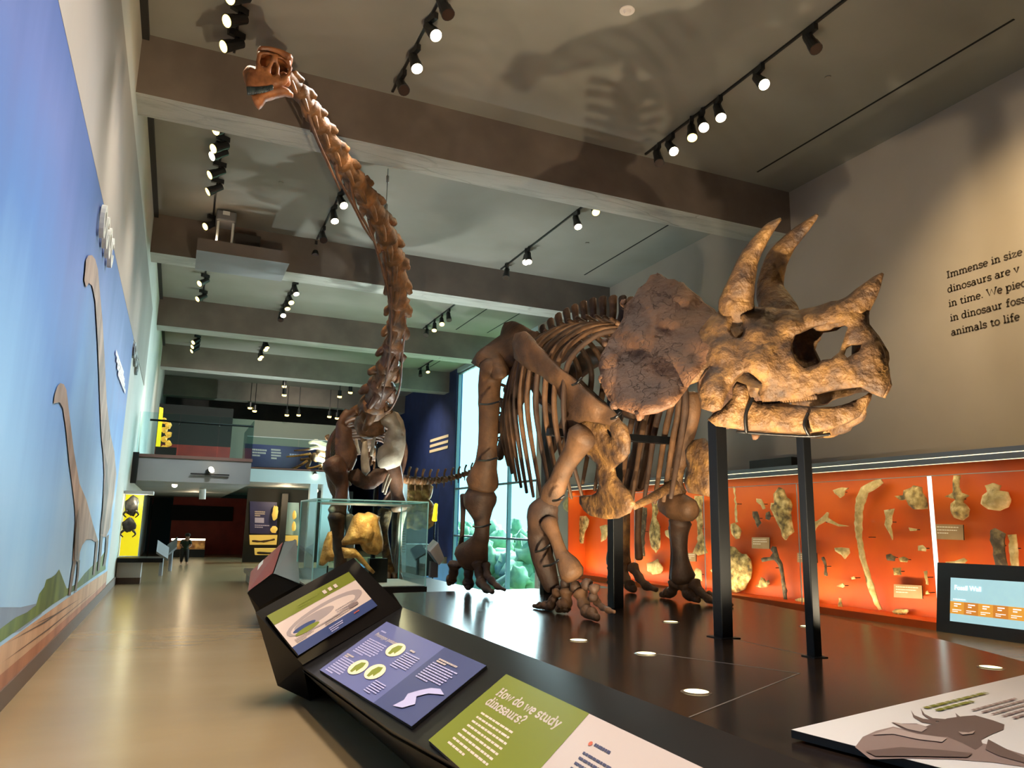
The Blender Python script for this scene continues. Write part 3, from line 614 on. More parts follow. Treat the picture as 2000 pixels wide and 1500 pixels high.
# ------------------------------------------------------------------ graphic panels lying on the rail
for nm, c in (('p_green', '74780f'), ('p_pink', 'd9bfae'), ('p_navy', '34426f'), ('p_blue', '62648f'), ('p_blue_dark', '40456c'), ('p_white', 'c6b2a6'), ('p_red', '7d1a0e'), ('p_cream', 'f0d9b0'), ('p_ink', '3c3a58'), ('p_olive', '7f8420'), ('p_taupe', 'a8948c'), ('p_lilac', 'b9b0cf'), ('p_paper', 'd9d3cf'), ('p_brown', '5d4a46'), ('p_brown2', '86706a'), ('p_orange', 'c85a3a')): mat(nm, c, rough=.45)
mat('panel_edge', '0a0a0b', rough=.4)
class Panel:
    """a flat printed panel: corners given as the four corners of its face (top left, top right, bottom right, bottom left)"""
    def __init__(s, name, label, cat, c, m, thick=.018, group=None):
        s.c = [Vector(p) for p in c]; s.n = (s.c[1]-s.c[0]).cross(s.c[3]-s.c[0]).normalized()*-1
        if s.n.z < 0 and abs(s.n.z) > .2: s.n = -s.n
        s.o = thing(name, label, cat, (s.c[0]+s.c[2])/2, group); s.k = 0; s.ar = (s.c[1]-s.c[0]).length/(s.c[3]-s.c[0]).length
        b = MB(); b.prism([p-s.n*thick for p in s.c], s.n*thick*.94); b.build('backing', 'panel_edge', s.o)
        b = MB(); b.quad(*[p for p in s.c]); b.build('print', m, s.o)
    def at(s, u, v, h=0):
        a = s.c[0].lerp(s.c[1], u); d = s.c[3].lerp(s.c[2], u); return a.lerp(d, v)+s.n*(.0012+h)
    def poly(s, pts, m, name='printed_area'):
        s.k += 1; b = MB(); h = .0004*s.k; b.quad(*[s.at(u, v, h) for u, v in pts]); return b.build(name, m, s.o)
    def rect(s, u0, v0, u1, v1, m, name='printed_area'): return s.poly([(u0, v0), (u1, v0), (u1, v1), (u0, v1)], m, name)
    def oval(s, u, v, a, b_, m, name='printed_oval', tilt=0): return s.poly([(u+a*math.cos(t*PI/12)*math.cos(tilt)-b_*math.sin(t*PI/12)*math.sin(tilt), v+a*math.cos(t*PI/12)*math.sin(tilt)+b_*math.sin(t*PI/12)*math.cos(tilt)) for t in range(24)], m, name)
    def lines(s, u, v, w, dv, n, m, name='small_text', hh=.5, seed=1):
        """a block of text too small to read: one bar per word"""
        r = random.Random(seed); b = MB(); s.k += 1; h = .0004*s.k
        for i in range(n):
            x = u; end = u+w*(1 if i < n-1 else .55)*r.uniform(.88, 1)
            while x < end-.004:
                L_ = min(w*r.uniform(.05, .13), end-x)
                b.quad(*[s.at(a, c, h) for a, c in ((x, v+i*dv), (x+L_, v+i*dv), (x+L_, v+i*dv+dv*hh), (x, v+i*dv+dv*hh))]); x += L_+w*.016
        return b.build(name, m, s.o)
    def text(s, body, u, v, size, m, name='title', **k):
        """size = letter size as a share of the panel height"""
        s.k += 1; h = .0004*s.k
        return text_mesh(body, 1, lambda x, y, z: s.at(u+x*size/s.ar, v-y*size, h), name, m, s.o, **k)
def rp(px, py): return pP(px, py, RN, Vector(RP)+Vector(RN)*.02)
bn = Vector((.312, -.72, .62)).normalized()
def bp(px, py): return pP(px, py, bn, Vector(C_)+bn*.02)
P1 = Panel('info_panel', 'tilted pink panel with a green top band on the far lectern block of the rail', 'sign', [bp(521, 1203), bp(681, 1117), bp(737, 1183), bp(583, 1280)], 'p_pink', group='graphic panels on the reading rail')
P1.rect(0, 0, 1, .24, 'p_green', 'top_band'); P1.rect(0, .8, 1, 1, 'p_navy', 'bottom_band')
P1.oval(.5, .53, .47, .2, 'p_taupe', tilt=-.03); P1.oval(.47, .55, .4, .15, 'p_pink', tilt=-.03); P1.oval(.36, .52, .24, .1, 'p_taupe', tilt=-.03); P1.oval(.22, .57, .13, .05, 'p_navy'); P1.oval(.23, .64, .14, .05, 'p_olive')
P1.lines(.3, .1, .25, .05, 2, 'p_olive', seed=2); P1.lines(.58, .6, .26, .045, 4, 'p_taupe', seed=3); P1.lines(.06, .7, .22, .03, 3, 'p_taupe', seed=4); P1.lines(.4, .7, .2, .04, 3, 'p_taupe', seed=5); P1.rect(.72, .68, .84, .74, 'p_brown2')
for k in range(3): P1.rect(.6+.07*k, .1, .64+.07*k, .18, 'p_pink', 'printed_icon')
P1.lines(.4, .86, .18, .04, 3, 'p_lilac', seed=6); P1.lines(.72, .86, .14, .05, 1, 'p_orange', seed=7)
P2 = Panel('info_panel', 'violet blue panel with three cream ovals in the middle of the rail', 'sign', [rp(755, 1214), rp(950, 1300), rp(804, 1419), rp(624, 1308)], 'p_blue', group='graphic panels on the reading rail')
P2.rect(.67, 0, 1, 1, 'p_blue_dark', 'side_band')
P2.text('Prototype posture', .06, .27, .085, 'p_white', bold=.012, shear=.1); P2.lines(.07, .16, .13, .04, 1, 'p_lilac', seed=8)
P2.lines(.06, .34, .24, .035, 8, 'p_lilac', seed=9); P2.lines(.05, .72, .18, .033, 8, 'p_lilac', seed=10); P2.lines(.05, .66, .1, .03, 2, 'p_white', 'small_heading', .7, seed=11)
for u, v in ((.38, .33), (.28, .75), (.44, .7)):
    P2.oval(u, v, .075, .12, 'p_cream'); P2.poly([(u-.02, v+.09), (u-.035, v), (u-.02, v-.07), (u+.02, v-.09), (u+.035, v-.03), (u+.03, v+.06), (u+.01, v+.04), (u+.005, v+.09)], 'p_olive', 'printed_figure')
P2.lines(.48, .3, .15, .033, 8, 'p_lilac', seed=12); P2.lines(.49, .24, .09, .04, 1, 'p_white', 'small_heading', .7, seed=13); P2.lines(.52, .78, .12, .03, 6, 'p_lilac', seed=14)
P2.lines(.72, .26, .2, .035, 8, 'p_lilac', seed=15); P2.lines(.73, .18, .16, .035, 2, 'p_white', 'small_heading', .7, seed=16)
P2.poly([(.93, .52), (.98, .56), (.9, .63), (.86, .72), (.9, .8), (.86, .9), (.8, .93), (.82, .82), (.8, .74), (.84, .64), (.88, .56)], 'p_lilac', 'printed_figure')
g0 = rp(989, 1317); gu = rp(1151, 1394)-g0; gv = rp(837, 1446)-g0
P3 = Panel('info_panel', 'green and white panel headed How do we study dinosaurs, nearest on the rail', 'sign', [g0, g0+gu*2.35, g0+gu*2.35+gv, g0+gv], 'p_white', group='graphic panels on the reading rail')
P3.rect(0, 0, .4255, 1, 'p_green', 'green_field')

for tx, v_ in (('How do we study', .27), ('dinosaurs?', .41)): slab_text(tx, lambda x, y: P3.at(.05+x*.138/P3.ar*.9, v_-y*.138, .0012), 'p_white', P3.o, w=.14)
P3.lines(.075, .5, .2, .056, 8, 'p_pink', 'body_text', .36, seed=21)
for u, v, n, sd in ((.5, .33, 9, 22), (.645, .4, 9, 23), (.8, .3, 8, 24)):
    P3.lines(u+.012, v-.11, .1, .05, 1, 'p_ink', 'small_heading', .55, seed=sd); P3.oval(u, v-.085, .006, .022, 'p_orange', 'printed_dot'); P3.lines(u, v, .115, .052, n, 'p_ink', 'body_text', .42, seed=sd+10)
P3.rect(.5, .86, .56, 1, 'p_brown', 'printed_picture')
# white drawing panel near the right edge of the frame
w0 = pZ(1545, 1425, .74); w1 = pZ(2000, 1318, .74); wu = (w1-w0).normalized(); wn = Vector((0, 0, 1)); wv = wn.cross(wu).normalized()*-1
def wp(px, py): return pP(px, py, wn, w0)
P4 = Panel('drawing_panel', 'large white panel with a brown horned dinosaur drawing, on the near deck corner', 'sign', [w0, w0+wu*2.3, w0+wu*2.3+wv*1.0, w0+wv*1.0], 'p_paper', thick=.03)
def draw(pts, m, name):
    P4.k += 1; b = MB(); b.quad(*[wp(x, y)+wn*(.0012+.0005*P4.k) for x, y in pts]); b.build(name, m, P4.o)
draw([(1670, 1460), (1685, 1440), (1712, 1428), (1745, 1420), (1790, 1432), (1850, 1440), (1900, 1448), (1960, 1462), (2010, 1478), (2010, 1500), (1940, 1490), (1860, 1484), (1780, 1482), (1700, 1484)], 'p_brown2', 'drawn_body')
draw([(1741, 1412), (1760, 1414), (1790, 1414), (1808, 1420), (1850, 1404), (1880, 1400), (1905, 1398), (1940, 1408), (1962, 1416), (1960, 1426), (1935, 1436), (1916, 1446), (1920, 1456), (1905, 1466), (1880, 1452), (1850, 1440), (1815, 1440), (1770, 1428)], 'p_brown', 'drawn_head')
draw([(1779, 1388), (1786, 1398), (1803, 1405), (1830, 1408), (1826, 1416), (1800, 1412), (1784, 1402)], 'p_brown', 'drawn_horn')
draw([(1798, 1384), (1806, 1396), (1822, 1404), (1848, 1406), (1842, 1411), (1818, 1408), (1802, 1397)], 'p_brown', 'drawn_horn')
draw([(1866, 1394), (1876, 1402), (1892, 1408), (1884, 1414), (1870, 1406)], 'p_brown', 'drawn_horn')
draw([(1930, 1446), (1960, 1462), (2000, 1482), (2000, 1492), (1950, 1478), (1925, 1466)], 'p_brown', 'drawn_leg')
draw([(1742, 1412), (1764, 1416), (1795, 1417), (1812, 1424), (1800, 1432), (1772, 1426)], 'p_taupe', 'drawn_frill')
draw([(1702, 1438), (1745, 1424), (1792, 1436), (1850, 1444), (1840, 1452), (1790, 1446), (1745, 1436)], 'p_taupe', 'drawn_highlight')
draw([(1690, 1470), (1760, 1462), (1840, 1468), (1900, 1474), (1890, 1482), (1790, 1480), (1710, 1480)], 'p_brown', 'drawn_shade')
draw([(1872, 1432), (1892, 1434), (1905, 1430), (1900, 1436), (1880, 1438)], 'p_taupe', 'drawn_mouth')
P4.lines(.36, .1, .3, .05, 2, 'p_green', 'small_heading', .5, seed=31); P4.lines(.42, .24, .22, .04, 5, 'p_brown2', 'body_text', .4, seed=32)
# ------------------------------------------------------------------ long orange fossil wall case on the right
mat('case_orange', 'd2520a', 'e6680f', rough=.55, scale=.7, c3='dd5c0c')
mat('case_top', '7c8084', rough=.35, metal=.6)
mat('case_line', 'd8cfae', rough=.3, emit='ffeec0', es=1.2)
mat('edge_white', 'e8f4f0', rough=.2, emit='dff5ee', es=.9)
mat('edge_dim', 'b9c4c2', rough=.2)
glass_mat('case_glass', (.97, .98, .99), .05, .02)
XF, XB, CY0, CY1, CZ = 11.2, 11.8, 3.2, 21.2, 2.79
K = thing('fossil_display_case', 'long glass fronted wall case with an orange back, along the right wall', 'display case', (11.5, 12, 0))
b = MB(); b.box((XB, CY0, .12), (XR, CY1, CZ)); b.box((XF, CY0, .12), (XB, CY0+.04, CZ)); b.box((XF, CY1-.04, .12), (XB, CY1, CZ)); b.build('orange_back_panel', 'case_orange', K)
b = MB(); b.box((XF-.01, CY0, 0), (XR, CY1, .12)); b.build('plinth', 'case_orange', K)
b = MB(); b.box((XF-.03, CY0, 2.6), (XF+.05, CY1, 2.72)); b.box((XF-.03, CY0, 2.72), (XR, CY1, CZ)); b.build('hood', 'case_top', K)
b = MB(); b.box((XF-.034, CY0, 2.7), (XF-.03, CY1, 2.712)); b.box((XF-.034, CY0, 2.6), (XF-.03, CY1, 2.608)); b.build('light_line', 'case_line', K)
joints = [CY0+.05, 5.72, 8.63, 11.55, 14.47, 17.4, CY1-.05]
for a, c in zip(joints[:-1], joints[1:]):
    b = MB(); b.box((XF-.004, a+.01, .13), (XF+.004, c-.01, 2.42)); b.build('glass_pane', 'case_glass', K)
for j in joints[1:-1]:
    big = j == 8.63
    b = MB(); w_ = .035 if big else .008; b.box((XF-.02, j-w_, .13), (XF-.006, j+w_, 2.42)); b.build('glass_edge', 'edge_white' if big else 'edge_dim', K)
b = MB(); b.box((XF-.008, CY0, 2.42), (XF+.008, CY1, 2.432)); b.build('glass_edge', 'edge_dim', K)
# dark equipment box on the case
o = pX(1478, 913, 11.6); p = pX(1560, 898, 11.6)
b = MB(); b.box((11.4, p.y, CZ), (11.8, o.y, CZ+.2)); tag(b.build('equipment_box', 'fascia_black'), 'low black box standing on top of the orange wall case', 'box')
# fossils, each on its own pins in front of the orange board
mat('fossil_pale', 'b89c5e', 'ead49a', rough=.7, scale=9, c3='d0b678', bump=.6, bscale=40, lo=.3, hi=.7)
mat('fossil_dark', '4a4030', '8f7b54', rough=.7, scale=9, c3='574b38', bump=.6, bscale=40, lo=.3, hi=.7)
mat('fossil_mix', '6b5a38', 'ead08e', rough=.7, scale=7, c3='b89a58', bump=.8, bscale=40, lo=.35, hi=.65)
GF = 'fossils pinned to the orange case'
def fossil(poly, kind, label, m='fossil_pale', x=11.63, thick=.1, cat='fossil', pins=1, step=6, holes=()):
    xs = [p[0] for p in poly]; ys = [p[1] for p in poly]; c = pX(sum(xs)/len(xs), sum(ys)/len(ys), x)
    o = thing(kind, label, cat, c, GF)
    def mp(px, py):
        P = pX(px, py, x); return P, Vector((-1, 0, 0))
    b = MB(); b.sheet([Vector(p) for p in poly], mp, [[Vector(q) for q in h] for h in holes], step=step, thick=thick, edge=.3, rough=.03, rscale=9, seed=int(xs[0])); b.build('bone_piece', m, o, smooth=True)
    b = MB(); b.cyl(c, (XB, c.y, c.z), .008, n=6); b.build('pin', 'strap_black', o)
    return o
def blobpoly(cx, cy, a, b_, seed, n=12, r=.25):
    q = random.Random(seed); return [(cx+a*math.cos(2*PI*i/n)*q.uniform(1-r, 1+r), cy+b_*math.sin(2*PI*i/n)*q.uniform(1-r, 1+r)) for i in range(n)]
def C2(l, ox, oy, s): return [(ox+x*s, oy+y*s) for x, y in l]
c2 = lambda *l: C2(l, 1400, 900, .2166)
c3 = lambda *l: C2(l, 1680, 880, .2733)
c1 = lambda *l: C2(l, 1090, 920, .16667)
fossil(c2((1240, 560), (1262, 340), (1300, 240), (1400, 185), (1480, 160), (1500, 200), (1440, 250), (1370, 290), (1325, 400), (1310, 560), (1312, 700), (1340, 880), (1400, 1090), (1450, 1240), (1480, 1340), (1460, 1345), (1420, 1270), (1360, 1110), (1300, 900), (1262, 720)), 'fossil_rib', 'long pale curved rib with a hooked top, tallest bone in the orange case', thick=.09)
fossil(c2((520, 380), (515, 300), (560, 240), (600, 260), (625, 330), (660, 350), (680, 400), (665, 470), (672, 540), (690, 640), (640, 680), (620, 715), (595, 680), (570, 590), (520, 500), (492, 430), (495, 380)), 'fossil_vertebra_row', 'big mottled spiny fossil slab hanging left of the thin post', 'fossil_mix', thick=.16)
fossil(c2((100, 765), (160, 780), (220, 840), (260, 840), (300, 890), (315, 960), (300, 1060), (250, 1160), (180, 1190), (120, 1180), (90, 1000)), 'fossil_shield', 'large round yellowish fossil plate beside the thick post', 'fossil_mix', thick=.14)
fossil(c2((400, 880), (420, 872), (480, 868), (500, 830), (485, 800), (505, 770), (535, 775), (555, 850), (590, 930), (610, 1050), (632, 1200), (635, 1310), (620, 1310), (600, 1200), (580, 1050), (560, 940), (520, 895), (470, 900), (410, 912)), 'fossil_hip_bone', 'dark forked bone like a thrown hook, below a text plaque', 'fossil_dark', thick=.07)
fossil(c2((850, 545), (905, 545), (960, 500), (990, 462), (1008, 470), (1000, 510), (1040, 540), (1100, 570), (1190, 590), (1100, 592), (1020, 560), (980, 545), (920, 580), (880, 640), (845, 640)), 'fossil_branch_bone', 'pale branching bone right of the thin post, pointing to the right', thick=.06)
fossil(c2((1055, 265), (1090, 250), (1130, 240), (1190, 245), (1160, 270), (1150, 310), (1115, 335), (1090, 315), (1060, 295)), 'fossil_vertebra', 'small pale winged vertebra above the forked bone', thick=.1)
fossil(c2((148, 230), (163, 240), (172, 330), (180, 430), (190, 550), (175, 560), (163, 430), (160, 330)), 'fossil_spine_rod', 'thin pale rod bone beside the thick post', thick=.03, step=4)
fossil(c2((125, 570), (160, 560), (215, 610), (218, 640), (200, 700), (170, 705), (140, 660), (128, 610)), 'fossil_skull_piece', 'small dark pear shaped fossil under the thin rod bone', 'fossil_mix', thick=.1)
fossil(c2((360, 340), (400, 345), (435, 400), (440, 430), (415, 440), (395, 400), (365, 370)), 'fossil_tooth', 'small bent tooth fossil above the upper text plaque', thick=.05, step=4)
fossil(c2((320, 455), (365, 455), (380, 520), (398, 560), (365, 605), (345, 540), (322, 490)), 'fossil_jaw_piece', 'small dark jaw splinter left of the bent tooth', 'fossil_dark', thick=.05, step=4)
fossil(c2((445, 470), (475, 455), (490, 500), (470, 535), (445, 525)), 'fossil_chip', 'tiny dark chip right of the jaw splinter', 'fossil_dark', thick=.05, step=4)
fossil(c2((345, 1130), (380, 1110), (395, 1050), (425, 1060), (440, 1090), (470, 1075), (480, 1105), (450, 1140), (400, 1145)), 'fossil_ankle_bone', 'small knobbly fossil low between the round plate and the hook bone', 'fossil_mix', thick=.08, step=4)
fossil(c2((710, 1250), (760, 1235), (830, 1240), (915, 1262), (830, 1280), (770, 1305), (735, 1290)), 'fossil_jaw', 'low pale jaw lying at the foot of the thin post', thick=.1, step=5)
fossil(c2((1062, 785), (1120, 780), (1195, 788), (1200, 830), (1160, 885), (1130, 850), (1070, 815)), 'fossil_wedge_bone', 'pale wedge shaped bone left of the long curved rib', thick=.1, step=5)
fossil(c2((1075, 1130), (1140, 1100), (1160, 1130), (1130, 1145)), 'fossil_flake', 'small pale flake low left of the long curved rib', thick=.05, step=4)
fossil(c2((1100, 1235), (1120, 1240), (1140, 1370), (1230, 1385), (1130, 1420), (1020, 1355), (1090, 1370)), 'fossil_breastbone', 'pale spiked fossil standing at the bottom of the case', 'fossil_mix', thick=.05, step=5)
fossil(c2((1215, 1050), (1240, 1040), (1250, 1065), (1220, 1070)), 'fossil_bead', 'tiny pale fragment above the spiked fossil', thick=.04, step=3)
fossil(c2((945, 870), (965, 865), (990, 950), (990, 1040), (965, 1035), (970, 950)), 'fossil_claw', 'dark curved claw right of the thin post', 'fossil_dark', thick=.05, step=4)
fossil(c3((250, 325), (310, 320), (320, 285), (370, 265), (390, 250), (440, 262), (445, 300), (470, 350), (480, 415), (430, 420), (390, 420), (350, 390), (330, 350), (290, 355)), 'fossil_neck_bone', 'jagged pale neck bone left of the white glass edge', 'fossil_mix', thick=.16)
fossil(c3((670, 178), (712, 178), (706, 260), (720, 300), (775, 322), (740, 345), (735, 370), (780, 420), (770, 470), (730, 498), (680, 480), (650, 430), (655, 380), (690, 350), (612, 330), (665, 300), (668, 240)), 'fossil_tall_vertebra', 'tall spined vertebra right of the white glass edge', 'fossil_mix', thick=.14)
fossil(c3((900, 250), (950, 232), (1000, 250), (990, 285), (1050, 295), (1075, 350), (1050, 405), (990, 430), (920, 420), (870, 380), (880, 320), (915, 295)), 'fossil_disc_vertebra', 'big smooth disc shaped vertebra at the right of the case', thick=.18)
fossil(c3((935, 570), (965, 555), (1040, 595), (1030, 650), (1030, 720), (1050, 830), (970, 830), (950, 720), (935, 640)), 'fossil_leg_bone', 'broad brown leg bone standing above the touch screen', 'fossil_dark', thick=.1)
fossil(c3((1055, 602), (1112, 598), (1115, 640), (1130, 720), (1130, 830), (1080, 830), (1068, 720), (1070, 650)), 'fossil_shin_bone', 'narrow pale shin bone right of the broad leg bone', thick=.08)
fossil(c3((175, 425), (248, 415), (228, 470), (222, 540), (232, 640), (205, 590), (180, 530), (182, 470)), 'fossil_toe_bone', 'short pale toe bone right of the long curved rib', thick=.07, step=5)
fossil(c3((345, 550), (405, 560), (400, 575), (355, 575)), 'fossil_splint', 'small pale splint below the jagged neck bone', thick=.05, step=3)
fossil(c3((185, 745), (215, 738), (250, 760), (245, 790), (200, 785)), 'fossil_joint_bone', 'dark small joint bone below the short toe bone', 'fossil_dark', thick=.08, step=4)
fossil(c3((275, 770), (310, 758), (345, 775), (340, 798), (290, 795)), 'fossil_joint_bone', 'mottled small joint bone right of the dark joint bone', 'fossil_mix', thick=.08, step=4)
fossil(c3((240, 840), (290, 835), (290, 890), (245, 890)), 'fossil_tile', 'square striped fossil below the joint bones', 'fossil_mix', thick=.06, step=4)
fossil(c3((415, 680), (445, 675), (475, 700), (465, 720), (420, 715)), 'fossil_knuckle', 'small pale knuckle bone near the white glass edge', thick=.06, step=4)
fossil(c3((450, 865), (475, 858), (480, 900), (485, 960), (470, 955), (462, 900)), 'fossil_needle', 'thin upright needle bone near the white glass edge', thick=.04, step=3)
fossil(c3((472, 1010), (485, 1000), (494, 1025), (475, 1028)), 'fossil_ring', 'tiny pale ring shaped fossil under the needle bone', thick=.04, step=3)
fossil(c3((228, 1150), (260, 1132), (335, 1135), (345, 1150), (320, 1172), (250, 1168)), 'fossil_lower_jaw', 'pale toothed jaw below the lower text plaque', 'fossil_mix', thick=.08, step=4)
fossil(c3((440, 1225), (462, 1220), (490, 1270), (520, 1345), (485, 1340), (465, 1280)), 'fossil_horn_core', 'dark horn core leaning at the bottom left of the white glass edge', 'fossil_dark', thick=.08, step=5)
fossil(c3((610, 795), (680, 790), (740, 768), (768, 785), (750, 805), (620, 803)), 'fossil_shelf_bone', 'pale low bone just above the touch screen frame', thick=.07, step=4)
fossil(c3((530, 830), (548, 818), (552, 860), (535, 858)), 'fossil_stub', 'pale stub just left of the touch screen', thick=.06, step=3)
# the part of the case seen between the leg bones
fossil(c1((1105, 350), (1170, 345), (1165, 480), (1150, 560), (1190, 640), (1200, 800), (1190, 900), (1150, 960), (1100, 900), (1075, 760), (1075, 640), (1110, 540)), 'fossil_tail_row', 'tall bumpy tail row seen between the left leg bones', 'fossil_mix', thick=.1)
fossil(c1((1040, 1080), (1120, 1060), (1165, 1030), (1230, 1130), (1200, 1200), (1120, 1215), (1050, 1170)), 'fossil_fan_bone', 'pale fan shaped bone at the foot of the tall tail row', thick=.1)
fossil(c1((1600, 290), (1700, 290), (1690, 480), (1690, 700), (1720, 860), (1750, 960), (1650, 990), (1580, 960), (1640, 830), (1630, 600), (1590, 480)), 'fossil_thigh_bone', 'long grey thigh bone seen right of the left front leg', 'fossil_mix', thick=.1)
fossil(c1((1590, 1180), (1630, 1135), (1680, 1160), (1685, 1290), (1610, 1290)), 'fossil_knee_bone', 'short pale bone below the grey thigh bone', thick=.08, step=5)
fossil(c1((1780, 1165), (1815, 1145), (1845, 1180), (1810, 1195)), 'fossil_nugget', 'small pale nugget just left of the thick post', thick=.05, step=3)
fossil(c1((950, 420), (1040, 430), (1030, 600), (1010, 800), (1020, 1000), (960, 1000), (945, 700)), 'fossil_shaft', 'straight grey bone shaft beside the left hind leg', 'fossil_dark', thick=.08)
fossil(c1((185, 600), (230, 530), (320, 525), (365, 570), (340, 650), (310, 740), (290, 850), (240, 850), (230, 740)), 'fossil_shoulder_blade', 'grey club shaped blade seen under the breast bone', 'fossil_mix', thick=.1)
fossil(c1((60, 380), (130, 280), (200, 330), (200, 450), (150, 500), (70, 440)), 'fossil_plate', 'pale leaf shaped plate in the far left of the case', thick=.1)
fossil(c1((490, 650), (560, 628), (600, 650), (575, 720), (560, 800), (500, 830), (510, 740)), 'fossil_hook_bone', 'pale hooked bone seen left of the left hind leg', thick=.08, step=5)
fossil(c1((1250, 700), (1290, 690), (1330, 760), (1320, 800), (1270, 760)), 'fossil_thorn', 'pale thorn bone right of the tall tail row', thick=.06, step=4)
# text plaques
mat('plaque', 'a8865a', 'b49468', rough=.5, scale=3); mat('plaque_text', 'efe3c8', rough=.5)
for k, (q, lab) in enumerate(((c2((315, 690), (475, 690), (475, 795), (315, 790)), 'tan text plaque above the dark hook bone'), (c2((725, 830), (900, 830), (905, 920), (725, 915)), 'tan text plaque half behind the thin post'),
        (c3((240, 955), (440, 965), (445, 1060), (240, 1048)), 'tan text plaque below the square fossil'), (c3((530, 525), (735, 530), (740, 640), (540, 632)), 'tan text plaque below the tall spined vertebra'), (c1((1510, 960), (1615, 960), (1615, 1060), (1510, 1060)), 'tan text plaque right of the left front shin'))):
    P = Panel('text_plaque', lab, 'sign', [pX(x, y, 11.68) for x, y in q], 'plaque', thick=.02, group='tan plaques in the orange case'); P.n = Vector((-1, 0, 0))
    P.lines(.08, .15, .8, .2, 3, 'plaque_text', 'plaque_text', .35, seed=50+k)
# touch screen set into the case front
mat('screen_grey', '34383e', rough=.25); mat('screen_sky', '8fb4bd', '9fc3c8', rough=.3, scale=3, emit='9cc4cc', es=.75); mat('screen_amber', 'c08a3c', emit='d8963a', es=.7); mat('screen_amber_dark', 'b0742c', emit='c47a30', es=.7); mat('screen_white', 'f0f4f4', emit='f4f8f8', es=.9)
XK = 11.12
S = thing('touch_screen_kiosk', 'dark framed touch screen headed Fossil Wall, in front of the orange case', 'screen', pX(1920, 1180, XK))
def kq(l, x, ox=1820, oy=1080, s=.14): return [pX(ox+a*s, oy+c*s, x) for a, c in l]
b = MB(); b.prism(kq([(78, 132), (1500, 196), (1500, 1370), (62, 1115)], XK), (.06, 0, 0)); b.build('bezel', 'screen_grey', S)
ks = kq([(262, 342), (1500, 420), (1500, 1100), (252, 948)], XK-.004)
class Scr(Panel):
    def __init__(s): s.c = ks; s.n = Vector((-1, 0, 0)); s.o = S; s.k = 0; s.ar = (ks[1]-ks[0]).length/(ks[3]-ks[0]).length
SC = Scr(); b = MB(); b.quad(*ks); b.build('display', 'screen_sky', S)
for i in range(6): SC.rect(.2*i*.85, .54, .2*(i+1)*.85, .82, 'screen_amber' if i % 2 == 0 else 'screen_amber_dark', 'menu_tile'); SC.lines(.2*i*.85+.05, .58, .09, .05, 2, 'screen_white', 'menu_text', .5, seed=70+i); SC.lines(.2*i*.85+.03, .72, .12, .04, 2, 'screen_white', 'menu_text', .4, seed=80+i)
SC.text('Fossil Wall', .05, .27, .15, 'screen_white', 'title', bold=.015)
SC.lines(.04, .48, .3, .03, 1, 'screen_white', 'menu_text', .6, seed=90)
q_ = kq([(470, 1180), (1500, 1300)], XK+.01); b = MB(); b.box((XK+.012, q_[1].y, 0.121), (XK+.05, q_[0].y, q_[0].z)); b.build('stand', 'fascia_black', S)
# lettering on the wall
mat('letter_brown', '3c3024', rough=.6)
rows = [('Immense in size', 1849, 544), ('dinosaurs are v', 1851, 572), ('in time. We piece', 1853, 600), ('in dinosaur fossils', 1856, 628), ('animals to life', 1858, 656)]
def wl(px, py): return pX(px, py, XR-.004)
WT = thing('slab_lettering', 'five lines of dark slab lettering on the warm lit right wall', 'lettering', wl(1900, 590))
for tx, px, py in rows:
    o_ = wl(px, py); slab_text(tx, lambda x, y: Vector((XR-.006, o_.y-x*.168, o_.z+y*.168)), 'letter_brown', WT, w=.14)
# ------------------------------------------------------------------ second platform with the glass case and the long necked skeleton
P2F = thing('display_platform', 'second black platform further down the hall, carrying the glass case and the long necked skeleton', 'platform', (3.4, 15, 0))
b = MB(); b.prism([(x, y, .2) for x, y in ((1.75, 10.6), (3.55, 10.6), (5.4, 12.2), (5.45, 21), (1.75, 21))], (0, 0, .1)); b.build('deck', 'rail_black', P2F)
b = MB(); b.prism([(x, y, 0) for x, y in ((1.8, 10.8), (3.5, 10.8), (5.35, 12.4), (5.35, 20.8), (1.8, 20.8))], (0, 0, .2)); b.build('plinth', 'fascia_black', P2F)
# red graphic on the folded rail end
q1, q2, q3, q5 = pY(483, 1158, 11.6), pY(533, 1121, 11.6), pY(585, 1141, 11.6), pY(516, 1222, 11.6)
q6, q7, q8 = pY(490, 1118, 13.2), pY(553, 1060, 13.2), pY(579, 1056, 12.9)
RB = thing('lectern_rail', 'dark folded lectern with a red graphic face, left of the glass case', 'lectern', (q5.x, 12, 0))
hull('block', [q1, q2, q3, pY(505, 1186, 11.6), Vector((q5.x, 11.75, 0)), Vector((q3.x, 11.8, 0)), q6, q7, q8, Vector((q8.x, 13.6, 0)), Vector((q5.x+.2, 13.6, 0)), Vector((q7.x, 13.6, .3))], 'fascia_black', RB)
mat('steel_sheen', '8f9698', rough=.3, metal=.6)
ofs = Vector((-.006, -.012, .012))
b = MB(); b.quad(q1.lerp(q2, .04)+ofs, q2+ofs, q7+ofs, q6+ofs); b.build('graphic_face', 'p_red', RB)
b = MB(); b.quad(q6.lerp(q7, .25)+ofs*1.3, q6.lerp(q7, .4)+ofs*1.3, q1.lerp(q2, .4).lerp(q6.lerp(q7, .4), .7)+ofs*1.3, q1.lerp(q2, .25).lerp(q6.lerp(q7, .25), .7)+ofs*1.3); b.build('white_tag', 'white_metal', RB)
b = MB(); o3 = Vector((.0, -.012, .012)); b.quad(q2.lerp(q3, .02)+o3, q3+o3, q8+o3, q7.lerp(q8, .1)+o3); b.build('sloped_top', 'steel_sheen', RB)
